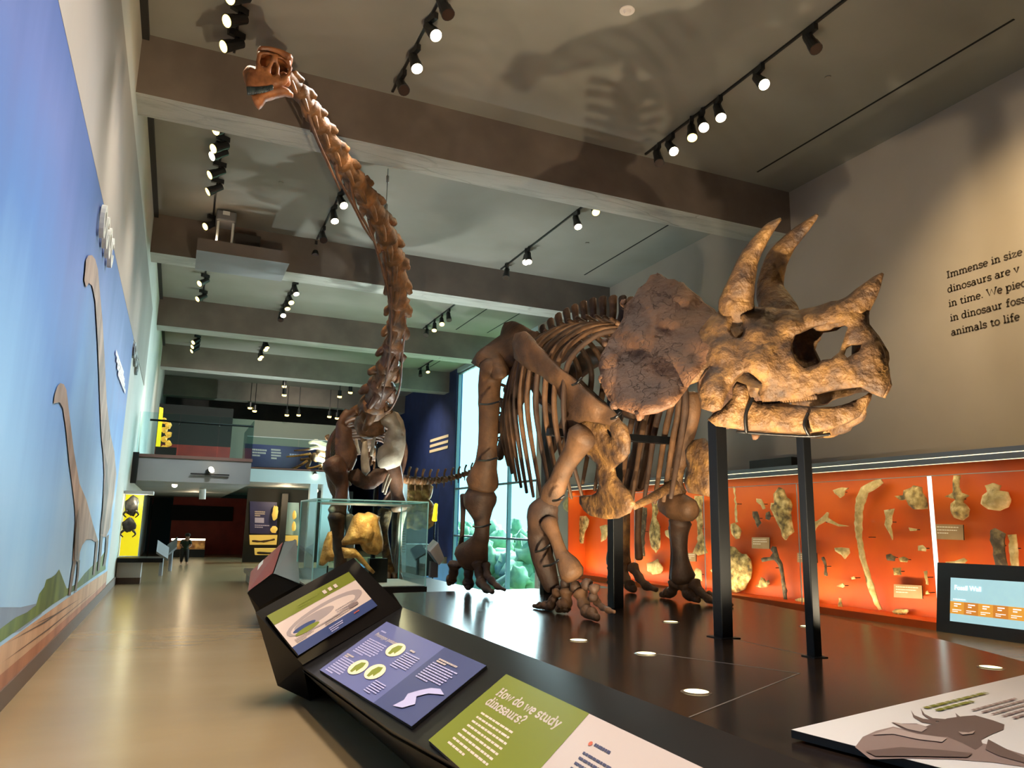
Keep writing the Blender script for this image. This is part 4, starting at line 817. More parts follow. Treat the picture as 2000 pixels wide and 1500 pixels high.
# glass case with a skull in it
glass_mat('cabinet_glass', (.90, .97, .965), .10)
mat('glass_rim', '7fb0ab', rough=.15, emit='7fb0ab', es=.12)
GX0, GX1, GY0, GY1, GZ0, GZ1 = 1.78, 3.38, 10.75, 12.2, .62, 1.81
G = thing('glass_case', 'clear glass box case holding a yellow lit fossil skull, behind the black platform', 'display case', (2.6, 11.5, .3))
b = MB(); b.box((GX0-.02, GY0-.02, .3), (GX1+.02, GY1+.02, GZ0)); b.build('plinth', 'fascia_black', G)
b = MB(); b.box((GX0, GY0, GZ0), (GX1, GY1, GZ0+.01)); b.build('floor_plate', 'plaster_grey', G)
for nm, a, c in (('front_pane', (GX0, GY0, GZ0), (GX1, GY0+.008, GZ1)), ('back_pane', (GX0, GY1-.008, GZ0), (GX1, GY1, GZ1)), ('side_pane', (GX0, GY0+.01, GZ0), (GX0+.008, GY1-.01, GZ1)), ('side_pane', (GX1-.008, GY0+.01, GZ0), (GX1, GY1-.01, GZ1)), ('top_pane', (GX0, GY0, GZ1), (GX1, GY1, GZ1+.01))):
    b = MB(); b.box(a, c); b.build(nm, 'cabinet_glass', G)
for x in (GX0, GX1):
    for y in (GY0, GY1): b = MB(); b.box((x-.007, y-.007, GZ0), (x+.007, y+.007, GZ1)); b.build('corner_edge', 'glass_rim', G)
for a, c in (((GX0, GY0-.006, GZ1-.006), (GX1, GY0+.006, GZ1+.012)), ((GX0, GY1-.006, GZ1-.006), (GX1, GY1+.006, GZ1+.012)), ((GX0-.006, GY0, GZ1-.006), (GX0+.006, GY1, GZ1+.012)), ((GX1-.006, GY0, GZ1-.006), (GX1+.006, GY1, GZ1+.012))):
    b = MB(); b.box(a, c); b.build('top_edge', 'glass_rim', G)
b = MB(); b.box((GX0+.15, GY0+.5, GZ1-.06), (GX1-.1, GY0+.56, GZ1-.03)); b.build('light_bar', 'mid_grey', G)
mat('bone_gold', '8a5f2a', 'd6a45a', rough=.6, scale=8, c3='b37f3c', bump=.7, bscale=34, cracks=8, lo=.3, hi=.7)
def C3(*l): return [(570+x*.165, 960+y*.165) for x, y in l]
FS = thing('fossil_skull', 'large golden fossil skull with a torn frill, on a black stand in the glass case', 'fossil', pY(715, 1100, 11.4))
def gp(y0, name, pts, m='bone_gold', th=.3, par=FS, step=6):
    def mp(px, py): return pY(px, py, y0), Vector((-.1, -1, 0)).normalized()
    b = MB(); b.sheet([Vector(p) for p in pts], mp, step=step, thick=th, edge=.25, rough=.03, rscale=8, seed=int(pts[0][0])); return b.build(name, m, par, smooth=True)
gp(11.35, 'cranium', C3((590, 590), (640, 520), (680, 420), (730, 290), (790, 250), (860, 260), (900, 240), (960, 260), (1040, 300), (1030, 350), (1060, 480), (1080, 600), (1070, 700), (1000, 750), (900, 740), (840, 690), (810, 620), (700, 630), (600, 635)), th=.4)
gp(11.2, 'cheek_bone', C3((850, 380), (900, 360), (960, 420), (990, 500), (960, 600), (880, 610), (840, 560), (850, 460)), th=.22)
gp(11.25, 'lower_jaw', C3((590, 660), (640, 665), (740, 665), (790, 720), (850, 790), (920, 880), (985, 950), (960, 975), (890, 920), (820, 850), (760, 790), (700, 790), (620, 790), (600, 720)), th=.16)
b = MB(); p0 = pY(735, 1140, 11.5); b.box((p0.x-.14, 11.42, GZ0+.012), (p0.x+.14, 11.55, GZ0+.36)); b.build('stand', 'fascia_black', FS)
FB = thing('fossil_snout', 'narrow golden snout bone standing left of the fossil skull in the glass case', 'fossil', pY(640, 1105, 11.4))
gp(11.35, 'snout_piece', C3((430, 480), (470, 470), (480, 560), (480, 680), (500, 760), (490, 820), (430, 830), (370, 880), (320, 870), (340, 760), (360, 690), (380, 600)), th=.2, par=FB)
b = MB(); p0 = pY(640, 1105, 11.4); b.cyl((p0.x, 11.4, GZ0+.01), (p0.x, 11.4, p0.z), .012); b.build('stand_rod', 'strap_black', FB)
light('POINT', 'case_lamp', (2.5, 10.95, 1.72), 9, col=(1, .8, .45), size=.04)
mat('bone_daylit', '8a7c68', 'b8ad9a', rough=.45, scale=4, c3='a0937f', bump=.3, bscale=26, lo=.3, hi=.7)  # same bone made paler: window daylight put into the colour
# ---- long necked skeleton
mat('bone_orange', '3d2816', '8a5c34', rough=.6, scale=5, c3='634222', bump=.5, bscale=26, lo=.3, hi=.7)
mat('bone_umber', '3c261a', '745038', rough=.5, scale=4, c3='573a28', bump=.4, bscale=26, lo=.3, hi=.7)
Q = thing('sauropod_skeleton', 'very tall long necked dinosaur skeleton with its small head raised to the ceiling beams', 'skeleton', (3.6, 16, .3))
neck = [(562, 150, 40, 9.6), (585, 180, 44, 9.75), (606, 212, 44, 9.95), (625, 246, 46, 10.2), (646, 282, 46, 10.5), (668, 318, 48, 10.85), (692, 352, 50, 11.2), (716, 386, 50, 11.6), (738, 422, 50, 12.0), (756, 462, 50, 12.45), (768, 502, 50, 12.9), (776, 545, 50, 13.35), (778, 590, 48, 13.8), (775, 632, 48, 14.2), (768, 674, 50, 14.6), (757, 715, 56, 15.0), (744, 752, 64, 15.4), (730, 790, 74, 15.8), (722, 830, 80, 16.2)]
NP = [(pY(a, c, d), w/2*fd(pY(a, c, d))/F) for a, c, w, d in neck]
VIEW = (NP[6][0]-EYE).normalized()
for i in range(len(NP)-1):
    p, r = NP[i]; q, r2 = NP[i+1]; d = (q-p).normalized(); sd = d.cross(VIEW).normalized()
    if sd.x < 0: sd = -sd          # towards the back of the neck
    bk = d.cross(sd).normalized()
    m = 'bone_orange' if i < 13 else ('bone_orange' if i % 2 else 'bone_umber')
    mb = MB()
    mb.tube([p-d*.02, p+d*(q-p).length*.5, q+d*.03], [r*.8, r*.66, r*.84], seg=12, div=4, flat=1.1, rough=.25, rscale=7, seed=i)
    L_ = (q-p).length
    mb.tube([p+sd*r*.3+d*L_*.1, p+sd*r*.75+d*L_*.4, p+sd*r*.98+d*L_*.62], [r*.5, r*.44, r*.26], seg=8, div=4, flat=.6, rough=.4, rscale=9, seed=i+50)
    for s in (-1, 1):
        mb.tube([p+bk*s*r*.3, p+bk*s*r*.8-sd*r*.1+d*L_*.3, p+bk*s*r*1.0-sd*r*.3+d*L_*.7], [r*.3, r*.24, r*.14], seg=7, div=3, rough=.2, rscale=9, seed=i+20)
    if i >= 4: mb.tube([p-sd*r*.3+d*L_*.15, p-sd*r*.8+d*L_*.4, p-sd*r*1.0+d*L_*.6], [r*.4, r*.34, r*.2], seg=8, div=3, flat=.7, rough=.3, rscale=9, seed=i+70)
    mb.build('neck_vertebra', m, Q, smooth=True)
# long thin neck ribs trailing beside the neck
for pts in ([(603, 225, 9.9), (618, 270, 10.1), (640, 318, 10.4), (664, 372, 10.8)], [(655, 322, 10.6), (662, 350, 10.8), (690, 402, 11.2), (712, 445, 11.6), (728, 470, 12.0)], [(684, 356, 11.), (694, 402, 11.4), (716, 440, 11.8), (738, 490, 12.3)],
            [(720, 430, 11.9), (736, 490, 12.4), (750, 540, 12.9), (760, 590, 13.4)], [(748, 490, 12.6), (754, 540, 13.1), (762, 610, 13.7), (764, 670, 14.2)], [(762, 560, 13.2), (764, 640, 13.9), (758, 720, 14.6), (742, 790, 15.2)], [(790, 560, 13.4), (792, 620, 14.0), (786, 690, 14.6), (780, 760, 15.1), (762, 800, 15.5), (738, 806, 15.8)], [(772, 700, 14.6), (752, 740, 15.0), (724, 780, 15.5), (700, 812, 15.8)]):
    mb = MB(); mb.tube([pY(*p) for p in pts], [.026]+[.022]*(len(pts)-2)+[.012], seg=7, div=6, rough=.1); mb.build('neck_rib', 'bone_umber', Q, smooth=True)
# suspension wire from the first beam
tw = pY(757, 335, 12.4)
o = tag((lambda mb: (mb.cyl(pY(758, 330, 12.4)+Vector((0, 0, .0)), pY(754, 412, 11.9), .008, n=6), mb.cyl(pY(757, 350, 12.4)-Vector((0, 0, .06)), pY(757, 350, 12.4)+Vector((0, 0, .06)), .025, n=8), mb.cyl(pY(754, 405, 11.95)-Vector((0, 0, .05)), pY(754, 405, 11.95)+Vector((0, 0, .05)), .03, n=8), mb)[-1])(MB()).build('suspension_wire', 'steel_sheen', smooth=True), 'thin steel wire holding the long neck up to the first beam', 'wire')
# head
HY = 9.5
def hs(x, y): return (460+x*.17333, 80+y*.17333)
HN = Vector((-.15, -1, -.1)).normalized()
def hp(pts, name, m, th, y0=HY, par=Q, holes=(), step=5):
    pts = [hs(*p) for p in pts]; holes = [[Vector(hs(*p)) for p in h] for h in holes]
    def mp(px, py): return pY(px, py, y0), HN
    b = MB(); b.sheet([Vector(p) for p in pts], mp, holes, step=step, thick=th, edge=.45, rough=.012, rscale=14, seed=len(pts)); return b.build(name, m, par, smooth=True)
mat('bone_rust', '6a3d22', 'a8683a', rough=.5, scale=7, c3='87532f', bump=.3, bscale=40, lo=.3, hi=.7)
so = [(255, 130), (300, 122), (380, 132), (470, 155), (540, 195), (600, 205), (625, 240), (615, 270), (640, 310), (620, 380), (600, 450), (560, 490), (470, 520), (400, 540), (330, 560), (240, 560), (150, 570), (125, 510), (118, 460), (130, 380), (170, 330), (225, 300), (235, 220)]
sh = [[(290, 165), (330, 150), (400, 155), (412, 180), (390, 240), (350, 295), (290, 290), (272, 240)], [(430, 245), (455, 245), (465, 300), (455, 380), (420, 400), (395, 370), (400, 310)], [(480, 190), (530, 210), (590, 270), (600, 330), (575, 380), (510, 405), (490, 370), (495, 290), (475, 240)]]
SK = hp(so, 'skull', 'bone_rust', .1, HY-.12, holes=sh)
hp(so, 'skull_far_side', 'bone_rust', .1, HY+.14, par=SK)
b = MB(); b.tube([pY(*hs(190, 440), HY), pY(*hs(300, 420), HY), pY(*hs(420, 460), HY), pY(*hs(560, 440), HY)], [.17, .13, .08, .1], seg=12, flat=1, rough=.15); b.tube([pY(*hs(270, 135), HY), pY(*hs(380, 140), HY), pY(*hs(500, 180), HY), pY(*hs(600, 240), HY)], [.05, .05, .06, .07], seg=10, flat=3.2, ref=HN); b.build('braincase', 'bone_rust', SK, smooth=True)
mat('tooth_dark', '20262a', '3d4a4c', rough=.4, scale=20)
b = MB()
for i in range(15):
    t = i/14; x = 140+t*270; y = 545+10*math.sin(t*3)+(-18*t)
    for yy in (HY-.16,): b.cyl(pY(*hs(x, y-22), yy*1), pY(*hs(x+6, y+62-40*t), yy), .022, .012, n=7)
b.build('tooth_row', 'tooth_dark', SK, smooth=True)
hp([(180, 630), (250, 600), (330, 590), (430, 510), (520, 520), (600, 560), (650, 610), (640, 625), (560, 610), (450, 635), (340, 670), (290, 740), (260, 760), (215, 720)], 'lower_jaw', 'bone_rust', .22, HY)
# body
def sb(name, pts, m='bone_umber', rough=.1, flat=.9, par=Q): return bone(name, pts, m, par, plane=1, rough=rough, flat=flat, rs=4)
def spl(name, pts, m, y0, th=.16, step=9, o=(470, 720), s=.2166, holes=()):
    pts = [(o[0]+x*s, o[1]+y*s) for x, y in pts]; holes = [[Vector((o[0]+x*s, o[1]+y*s)) for x, y in h] for h in holes]
    def mp(px, py): return pY(px, py, y0(px, py) if callable(y0) else y0), Vector((-.2, -1, 0)).normalized()
    b = MB(); b.sheet([Vector(p) for p in pts], mp, holes, step=step, thick=th, edge=.35, rough=.03, rscale=4, seed=len(pts)); return b.build(name, m, Q, smooth=True)
spl('scapula', [(940, 365), (975, 375), (1030, 370), (1040, 410), (990, 440), (940, 480), (950, 520), (1000, 540), (1010, 640), (1045, 720), (1050, 800), (1000, 900), (960, 930), (900, 900), (860, 820), (850, 720), (855, 600), (860, 500), (900, 420)], 'bone_umber', 15.6, th=.3)
spl('scapula', [(1380, 385), (1420, 400), (1465, 470), (1485, 560), (1488, 680), (1470, 780), (1440, 870), (1400, 890), (1300, 920), (1240, 880), (1225, 800), (1240, 720), (1290, 680), (1300, 600), (1330, 540), (1270, 500), (1250, 440), (1290, 390), (1340, 380)], 'bone_daylit', 15.9, th=.26)
spl('breastbone', [(1100, 660), (1140, 650), (1150, 760), (1160, 860), (1170, 920), (1130, 970), (1090, 930), (1080, 820)], 'bone_daylit', 15.5, th=.14)
spl('breastbone', [(985, 920), (1060, 900), (1130, 970), (1210, 900), (1300, 900), (1330, 930), (1290, 1020), (1200, 1085), (1120, 1090), (1040, 1060), (960, 1000)], 'bone_umber', 15.7, th=.14)
for x0, y0_, x1, y1_ in ((905, 960, 960, 1090), (925, 930, 990, 1050), (945, 900, 1010, 1000), (1330, 950, 1280, 1110), (1345, 990, 1300, 1130), (1040, 640, 1070, 760), (1190, 700, 1210, 620), (1180, 780, 1200, 690)):
    sb('belly_rib', [(470+x0*.2166, 720+y0_*.2166, 7, 15.9), (470+(x0+x1)/2*.2166-1, 720+(y0_+y1_)/2*.2166, 7, 15.9), (470+x1*.2166, 720+y1_*.2166, 5, 15.9)], 'bone_daylit')
sb('humerus', [(650, 905, 46, 15.5), (660, 925, 40, 15.5), (668, 950, 26, 15.5), (666, 975, 26, 15.5), (660, 1000, 38, 15.5)], 'bone_umber')
sb('ulna', [(656, 1008, 34, 15.45), (660, 1040, 26, 15.5), (664, 1080, 24, 15.5), (668, 1130, 34, 15.5)], 'bone_umber')
sb('radius', [(680, 1010, 22, 15.5), (684, 1050, 16, 15.5), (682, 1128, 22, 15.5)], 'bone_daylit')
sb('humerus', [(762, 905, 40, 16.2), (772, 935, 30, 16.2), (776, 965, 24, 16.2), (780, 990, 36, 16.2)], 'bone_umber')
sb('ulna', [(752, 1000, 28, 16.2), (748, 1040, 20, 16.2), (756, 1090, 18, 16.2), (760, 1130, 26, 16.2)], 'bone_tan')
sb('radius', [(786, 1000, 18, 16.2), (780, 1040, 12, 16.2), (776, 1130, 18, 16.2)], 'bone_daylit')
for cx, yy in ((668, 15.45), (760, 16.15)):
    for k in range(4):
        p = pY(cx+(k-1.5)*9, 1132, yy); mb = MB(); mb.tube([p, Vector((p.x+(k-1.5)*.02, p.y-.12, .46)), Vector((p.x+(k-1.5)*.03, p.y-.2, .36))], [.06, .045, .05], seg=8, div=4, rough=.1, seed=k); mb.build('toe', 'bone_umber', Q, smooth=True)
# trunk, hips and tail behind the chest
tr = [(3.75, 16.2, 3.9), (3.9, 17.2, 3.75), (4.1, 18.2, 3.6), (4.4, 19.2, 3.4), (5.0, 20.2, 3.0), (5.8, 21.0, 2.75), (6.8, 21.6, 2.75), (7.8, 21.9, 2.95), (8.6, 22.0, 3.3), (9.0, 22.0, 3.7), (9.15, 22., 4.0), (8.9, 22., 4.6)]
ts = [Vector(p) for p in smooth_path(tr, 4)]
for i, p in enumerate(ts):
    d = (ts[min(i+1, len(ts)-1)]-ts[max(i-1, 0)]).normalized(); k = 1 if i < 14 else max(.22, 1-(i-14)/34)
    mb = MB(); mb.tube([p-d*.1*k, p, p+d*.1*k], [.16*k, .12*k, .16*k], seg=10, div=2, rough=.1, seed=i)
    mb.tube([p+Vector((0, 0, .1*k)), p+Vector((0, 0, .3*k)), p+Vector((0, 0, .46*k))+d*.05], [.06*k, .05*k, .06*k], seg=6, div=2, rough=.1, seed=i)
    mb.tube([p-Vector((0, 0, .1*k)), p-Vector((0, 0, .35*k))], [.04*k, .02*k], seg=6, div=2, rough=.1, seed=i)
    mb.build('vertebra', 'bone_orange', Q, smooth=True)
for i in range(8):
    c = ts[2+i]
    for s in (-1, 1):
        P = [c, c+Vector((s*.5, .05, -.1)), c+Vector((s*.85, .1, -.6)), c+Vector((s*.8, .15, -1.2)), c+Vector((s*.5, .15, -1.7))]
        mb = MB(); mb.tube(P, [.05, .045, .05, .05, .03], seg=8, div=4, rough=.1, seed=i); mb.build('rib', 'bone_umber', Q, smooth=True)
for s in (-1, 1):
    x = 4.5+s*.6
    mb = MB(); mb.tube([(x, 19.2, 3.1), (x+.1*s, 19.2, 2.5), (x+.1*s, 19.1, 1.85)], [.2, .13, .19], seg=10, div=4, rough=.08); mb.build('femur', 'bone_umber', Q, smooth=True)
    mb = MB(); mb.tube([(x+.1*s, 19.1, 1.75), (x+.1*s, 19.2, 1.1), (x+.1*s, 19.1, .5)], [.16, .1, .14], seg=10, div=4, rough=.08); mb.build('tibia', 'bone_umber', Q, smooth=True)
    mb = MB(); mb.tube([(x+.1*s, 19.15, .5), (x+.1*s, 18.95, .42), (x+.1*s, 18.7, .38)], [.13, .12, .06], seg=10, div=4, rough=.08); mb.build('hind_foot', 'bone_umber', Q, smooth=True)
    mb = MB(); mb.tube([(x-.25*s, 18.7, 3.35), (x-.1*s, 19.2, 3.45), (x-.2*s, 19.8, 3.2)], [.2, .3, .14], seg=10, div=4, flat=.4, ref=(1, 0, 0), rough=.08); mb.build('ilium', 'bone_umber', Q, smooth=True)
b = MB(); b.cyl((4.4, 18.2, .3), (4.4, 18.2, 3.4), .06, n=10); b.build('steel_post', 'black_metal', Q)
# ------------------------------------------------------------------ painted mural on the left wall
m = mat('mural_sky', '6f93cf', rough=.5)
nt = m.node_tree; N = nt.nodes; Lk = nt.links
tc = N.new('ShaderNodeTexCoord'); sx = N.new('ShaderNodeSeparateXYZ'); Lk.new(tc.outputs['Object'], sx.inputs[0])
mp_ = N.new('ShaderNodeMapping'); mp_.inputs['Scale'].default_value = (1, .9, .16); Lk.new(tc.outputs['Object'], mp_.inputs['Vector'])
nz = N.new('ShaderNodeTexNoise'); nz.inputs['Scale'].default_value = .9; nz.inputs['Detail'].default_value = 6; Lk.new(mp_.outputs[0], nz.inputs['Vector'])
ma = N.new('ShaderNodeMath'); ma.operation = 'MULTIPLY_ADD'; ma.inputs[1].default_value = .19; Lk.new(sx.outputs['Z'], ma.inputs[0])
mb_ = N.new('ShaderNodeMath'); mb_.operation = 'MULTIPLY_ADD'; mb_.inputs[1].default_value = .5; mb_.inputs[2].default_value = -.25; Lk.new(nz.outputs['Fac'], mb_.inputs[0]); Lk.new(mb_.outputs[0], ma.inputs[2])
cr = N.new('ShaderNodeValToRGB'); e = cr.color_ramp.elements
e[0].position = .1; e[0].color = lin('a9cdea'); e[1].position = .95; e[1].color = lin('3d5896')
for p_, c_ in ((.35, '7fb0e0'), (.6, '5580c4'), (.8, '5b70ae')):
    k = e.new(p_); k.color = lin(c_)
Lk.new(ma.outputs[0], cr.inputs['Fac']); Lk.new(cr.outputs[0], N['Principled BSDF'].inputs['Base Color'])
for nm, c1, c2 in (('mural_hill', '8796ab', '7d8ca3'), ('mural_green', '55653a', '7d8f4e'), ('mural_sand', 'b98e6c', 'd3aa86'), ('mural_earth', '9c6347', 'b97c5a'), ('mural_hide', '7a6152', 'b09482'), ('mural_hide_dark', '56443a', '7a6356'), ('mural_line', '5a4438', '644c3f'), ('mural_tree', '3f5426', '6f8438')): mat(nm, c1, c2, rough=.55, scale=2.5, stretch=(1, 1, .4))
MU = thing('wall_mural', 'huge painted mural of two long necked dinosaurs under a blue sky on the left wall', 'mural', (XL, 7, 2.6))
XM = XL+.012
b = MB(); b.box((XL+.001, Y0, .17), (XM, 17.35, 5.2)); b.build('painted_sky', 'mural_sky', MU)
lay = [0]
def mpoly(name, pts, m, world=False):
    lay[0] += 1; x = XM+.0012*lay[0]
    P = [Vector((x, p[0], p[1])) for p in pts] if world else [Vector((x, q.y, q.z)) for q in (pX(a, c, XM) for a, c in pts)]
    res = delaunay_2d_cdt([Vector((p.y, p.z)) for p in P], [], [list(range(len(P)))], 1, 1e-5)
    b = MB(); b.add([Vector((x, v.x, v.y)) for v in res[0]], [tuple(f) for f in res[2]]); return b.build(name, m, MU)
def MP(*l): return [(60+x*.44624, 480+y*.44667) for x, y in l]
mpoly('painted_mountain', [(-60, 1200), (0, 1186), (40, 1186), (75, 1178), (95, 1172), (80, 1200), (40, 1232), (0, 1246), (-60, 1275)], 'mural_hill')
mpoly('painted_trees', [(-40, 1262), (0, 1228), (30, 1206), (52, 1196), (70, 1182), (76, 1160), (86, 1146), (90, 1132), (100, 1128), (108, 1122), (115, 1112), (120, 1124), (126, 1140), (130, 1150), (150, 1140), (165, 1120), (180, 1105), (192, 1095), (206, 1075), (206, 1112), (190, 1122), (150, 1150), (100, 1182), (60, 1212), (0, 1254), (-40, 1280)], 'mural_tree')
mpoly('painted_plain', [(-5.0, .17), (-5, .5), (2, .52), (7, .53), (11, .52), (14, .5), (17.34, .47), (17.34, .17)], 'mural_sand', True)
mpoly('painted_earth', [(-5.0, .17), (-5, .3), (3, .33), (6, .31), (10, .27), (15, .25), (17.34, .27), (17.34, .17)], 'mural_earth', True)
for (a, c) in (((10, 1257), (160, 1166)), ((0, 1296), (190, 1150)), ((60, 1222), (150, 1172))):
    d = [(a[0], a[1]), ((a[0]+c[0])/2, (a[1]+c[1])/2+3), (c[0], c[1]), ((a[0]+c[0])/2, (a[1]+c[1])/2+6)]; mpoly('painted_rut', d, 'mural_line')
small = MP((95, 690), (100, 650), (113, 612), (125, 600), (140, 605), (152, 630), (165, 740), (185, 900), (210, 1040), (240, 1110), (270, 1220), (292, 1290), (280, 1296), (262, 1284), (240, 1285), (222, 1310), (212, 1340), (208, 1382), (180, 1378), (186, 1290), (192, 1200), (190, 1150), (185, 1100), (165, 950), (150, 800), (137, 710), (122, 684), (108, 686))
mpoly('painted_dinosaur', small, 'mural_hide')
mpoly('painted_leg', MP((183, 1375), (196, 1375), (185, 1440), (170, 1530), (160, 1530), (172, 1440)), 'mural_hide_dark'); mpoly('painted_leg', MP((201, 1375), (211, 1375), (206, 1440), (196, 1510), (188, 1510), (198, 1440)), 'mural_hide_dark')
mpoly('painted_leg', MP((282, 1290), (292, 1290), (286, 1360), (276, 1440), (268, 1440), (276, 1360)), 'mural_hide_dark')
big = MP((228, 150), (233, 100), (236, 60), (246, 42), (262, 40), (276, 58), (288, 100), (297, 200), (309, 330), (318, 480), (328, 680), (344, 820), (362, 900), (371, 1000), (360, 1100), (352, 1150), (345, 1230), (325, 1275), (300, 1268), (304, 1210), (311, 1150), (318, 1000), (314, 920), (305, 830), (299, 700), (294, 560), (287, 400), (277, 240), (264, 176), (248, 162), (236, 182))
mpoly('painted_dinosaur', big, 'mural_hide')
for q in (((302, 1266), (312, 1268), (306, 1340), (296, 1420), (288, 1420), (296, 1340)), ((326, 1272), (338, 1262), (332, 1340), (322, 1400), (312, 1400), (322, 1340))): mpoly('painted_leg', MP(*q), 'mural_hide_dark')
mpoly('painted_shade', MP((310, 1150), (322, 1000), (318, 900), (330, 960), (334, 1080), (322, 1180), (312, 1262), (302, 1262)), 'mural_hide_dark'); mpoly('painted_shade', MP((186, 1290), (196, 1180), (206, 1140), (204, 1240), (200, 1374), (184, 1374)), 'mural_hide_dark')
# lettering on the mural and on the white wall beyond
mat('letter_white', 'f2f3f6', rough=.5); mat('letter_metal', 'd4d8d2', rough=.35); mat('letter_grey', '8d9494', rough=.6)
LT = thing('mural_text', 'small white lines of text high on the blue mural', 'lettering', pX(232, 720, XM))
for i in range(4):
    a = pX(224+i*1.5, 683+i*14, XM); L_ = .55
    rr = random.Random(i); b = MB(); y = a.y
    while y < a.y+2.0:
        w = rr.uniform(.14, .3); b.box((XM+.02, y, a.z-.075), (XM+.025, min(y+w, a.y+2.1), a.z)); y += w+.06
    b.build('text_line', 'letter_white', LT)
RL = thing('raised_letters', 'row of thick white raised letters at the top edge of the blue mural', 'sign', pX(200, 470, XM))
ya, yb = pX(189, 440, XM).y, pX(212, 512, XM).y
for i in range(4):
    y0 = ya+(yb-ya)*(i/4.2)+.0; w = (yb-ya)/4.2*.72; zc = 4.9; b = MB(); n = 20
    for k in range(n):
        if i in (1, 3) and k in (0, 1): continue
        a0, a1 = 2*PI*k/n, 2*PI*(k+1)/n
        pts = [(y0+w/2+math.cos(a)*r*w, zc+math.sin(a)*r*.4) for a, r in ((a0, .5), (a1, .5), (a1, .3), (a0, .3))]
        b.prism([(XM+.02, p[0], p[1]) for p in pts], (.05, 0, 0))
    b.build('letter', 'letter_metal', RL)
WS = thing('raised_letters', 'small grey raised letters on the white wall beside the mural end', 'sign', pX(263, 700, XL+.02))
for i in range(3):
    c = pX(261+i*2.5, 684+i*17, XL+.02); b = MB(); n = 12
    for k in range(n):
        a0, a1 = 2*PI*k/n, 2*PI*(k+1)/n
        b.prism([(XL+.005, c.y+math.cos(a)*r*.6, c.z+math.sin(a)*r*.34) for a, r in ((a0, .5), (a1, .5), (a1, .3), (a0, .3))], (.05, 0, 0))
    b.build('letter', 'letter_grey', WS)
# ------------------------------------------------------------------ the balcony at the far end
mat('slab_grey', '828588', '8a8d90', rough=.7, scale=.8); mat('soffit_brown', '6e6152', rough=.8); mat('wood_brown', '6d5148', rough=.5); mat('slab_blue', 'a9c4c9', rough=.6)
b = MB(); b.box((XL, 22.2, 2.48), (1.82, 40, 3.1)); b.box((1.82, 25.5, 2.74), (5.2, 40, 3.1)); struct(b.build('trim_8', 'slab_grey'))
b = MB(); b.box((XL, 22.15, 3.1), (1.84, 40, 3.18)); b.box((1.84, 25.45, 3.1), (5.25, 40, 3.18)); struct(b.build('floor_upper', 'wood_brown'))
b = MB(); b.box((1.84, 25.42, 2.72), (5.2, 25.5, 3.12)); struct(b.build('trim_9', 'slab_blue'))
b = MB(); b.box((XL, 40, 0), (6.5, 40.3, 3.1)); struct(b.build('wall_balcony_back', 'dark_wall'))
b = MB(); b.box((XL, 22.0, 2.4), (XL+.14, 22.2, 3.2)); struct(b.build('trim_10', 'fascia_black'))
glass_mat('rail_glass', (.84, .95, .95), .12)
BR = thing('glass_balustrade', 'glass balcony railing with a dark handrail over the grey slab', 'railing', (.4, 22.25, 3.18))
for x0, x1 in ((XL+.05, -.1), (-.08, .9), (.92, 1.82)): b = MB(); b.box((x0, 22.22, 3.18), (x1, 22.235, 4.3)); b.build('glass_pane', 'rail_glass', BR)
b = MB(); b.cyl((XL+.3, 22.3, 4.1), (1.8, 22.3, 4.1), .03, n=10); b.build('handrail', 'black_metal', BR)
for x in (-.09, .91): b = MB(); b.cyl((x, 22.22, 4.0), (x, 22.3, 4.09), .015, n=6); b.build('bracket', 'black_metal', BR)
BR2 = thing('glass_balustrade', 'glass railing along the pale blue bridge edge behind the long neck', 'railing', (3.4, 25.5, 3.18))
for x0, x1 in ((1.9, 3.5), (3.52, 5.1)): b = MB(); b.box((x0, 25.52, 3.18), (x1, 25.535, 4.15)); b.build('glass_pane', 'rail_glass', BR2)
b = MB(); b.box((1.9, 25.5, 4.15), (5.1, 25.55, 4.17)); b.build('top_rail', 'white_metal', BR2)
b = MB(); b.box((1.8, 22.24, 3.18), (1.815, 25.5, 4.25)); b.build('return_pane', 'rail_glass', BR2)
# upper gallery behind the railing
b = MB(); b.box((XL, 39.4, 3.18), (2.2, 39.6, 5.0)); struct(b.build('wall_red_upper', 'red_wall'))
b = MB(); b.box((XL, 39.4, 5.0), (2.2, 39.7, 6.9)); struct(b.build('wall_dark_upper', 'dark_wall'))
mat('wall_sage', '85897e', rough=.8)
b = MB(); b.box((2.2, 44, 3.18), (8.5, 44.2, 7.0)); struct(b.build('wall_upper_right', 'wall_sage'))
b = MB(); b.box((6.2, 40.2, 0), (8.5, 44, 3.1)); struct(b.build('wall_under_gallery', 'dark_wall'))
UPn = Panel('gallery_sign', 'violet text panel on the upper gallery behind the glass railing', 'sign', [pY(478, 866, 30), pY(622, 876, 30), pY(622, 922, 30), pY(478, 912, 30)], 'purple_panel', thick=.05); UPn.n = Vector((0, -1, 0))
b = MB(); b.box((UPn.o.location.x-1, 30.0, 3.18), (UPn.o.location.x+1, 30.05, 3.5)); b.build('support', 'dark_wall', UPn.o)
UPn.lines(.1, .2, .2, .12, 3, 'p_white', 'panel_text', .6, seed=101); UPn.lines(.35, .15, .14, .12, 4, 'p_white', 'panel_text', .6, seed=102); UPn.lines(.6, .3, .3, .12, 1, 'p_lilac', 'panel_text', .6, seed=103)
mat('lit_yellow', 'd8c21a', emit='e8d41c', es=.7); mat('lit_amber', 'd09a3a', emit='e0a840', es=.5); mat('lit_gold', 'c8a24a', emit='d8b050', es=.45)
def at_(px, py, y): return pY(px, py, y)
UC = thing('gallery_case', 'narrow yellow lit case on the balcony beside the left wall', 'display case', at_(310, 860, 24.5))
b = MB(); b.prism([at_(312, 795, 24.5), at_(319, 797, 24.5), at_(313, 872, 24.5), at_(304, 872, 24.5)], (0, .1, 0)); b.build('lit_back', 'lit_yellow', UC)
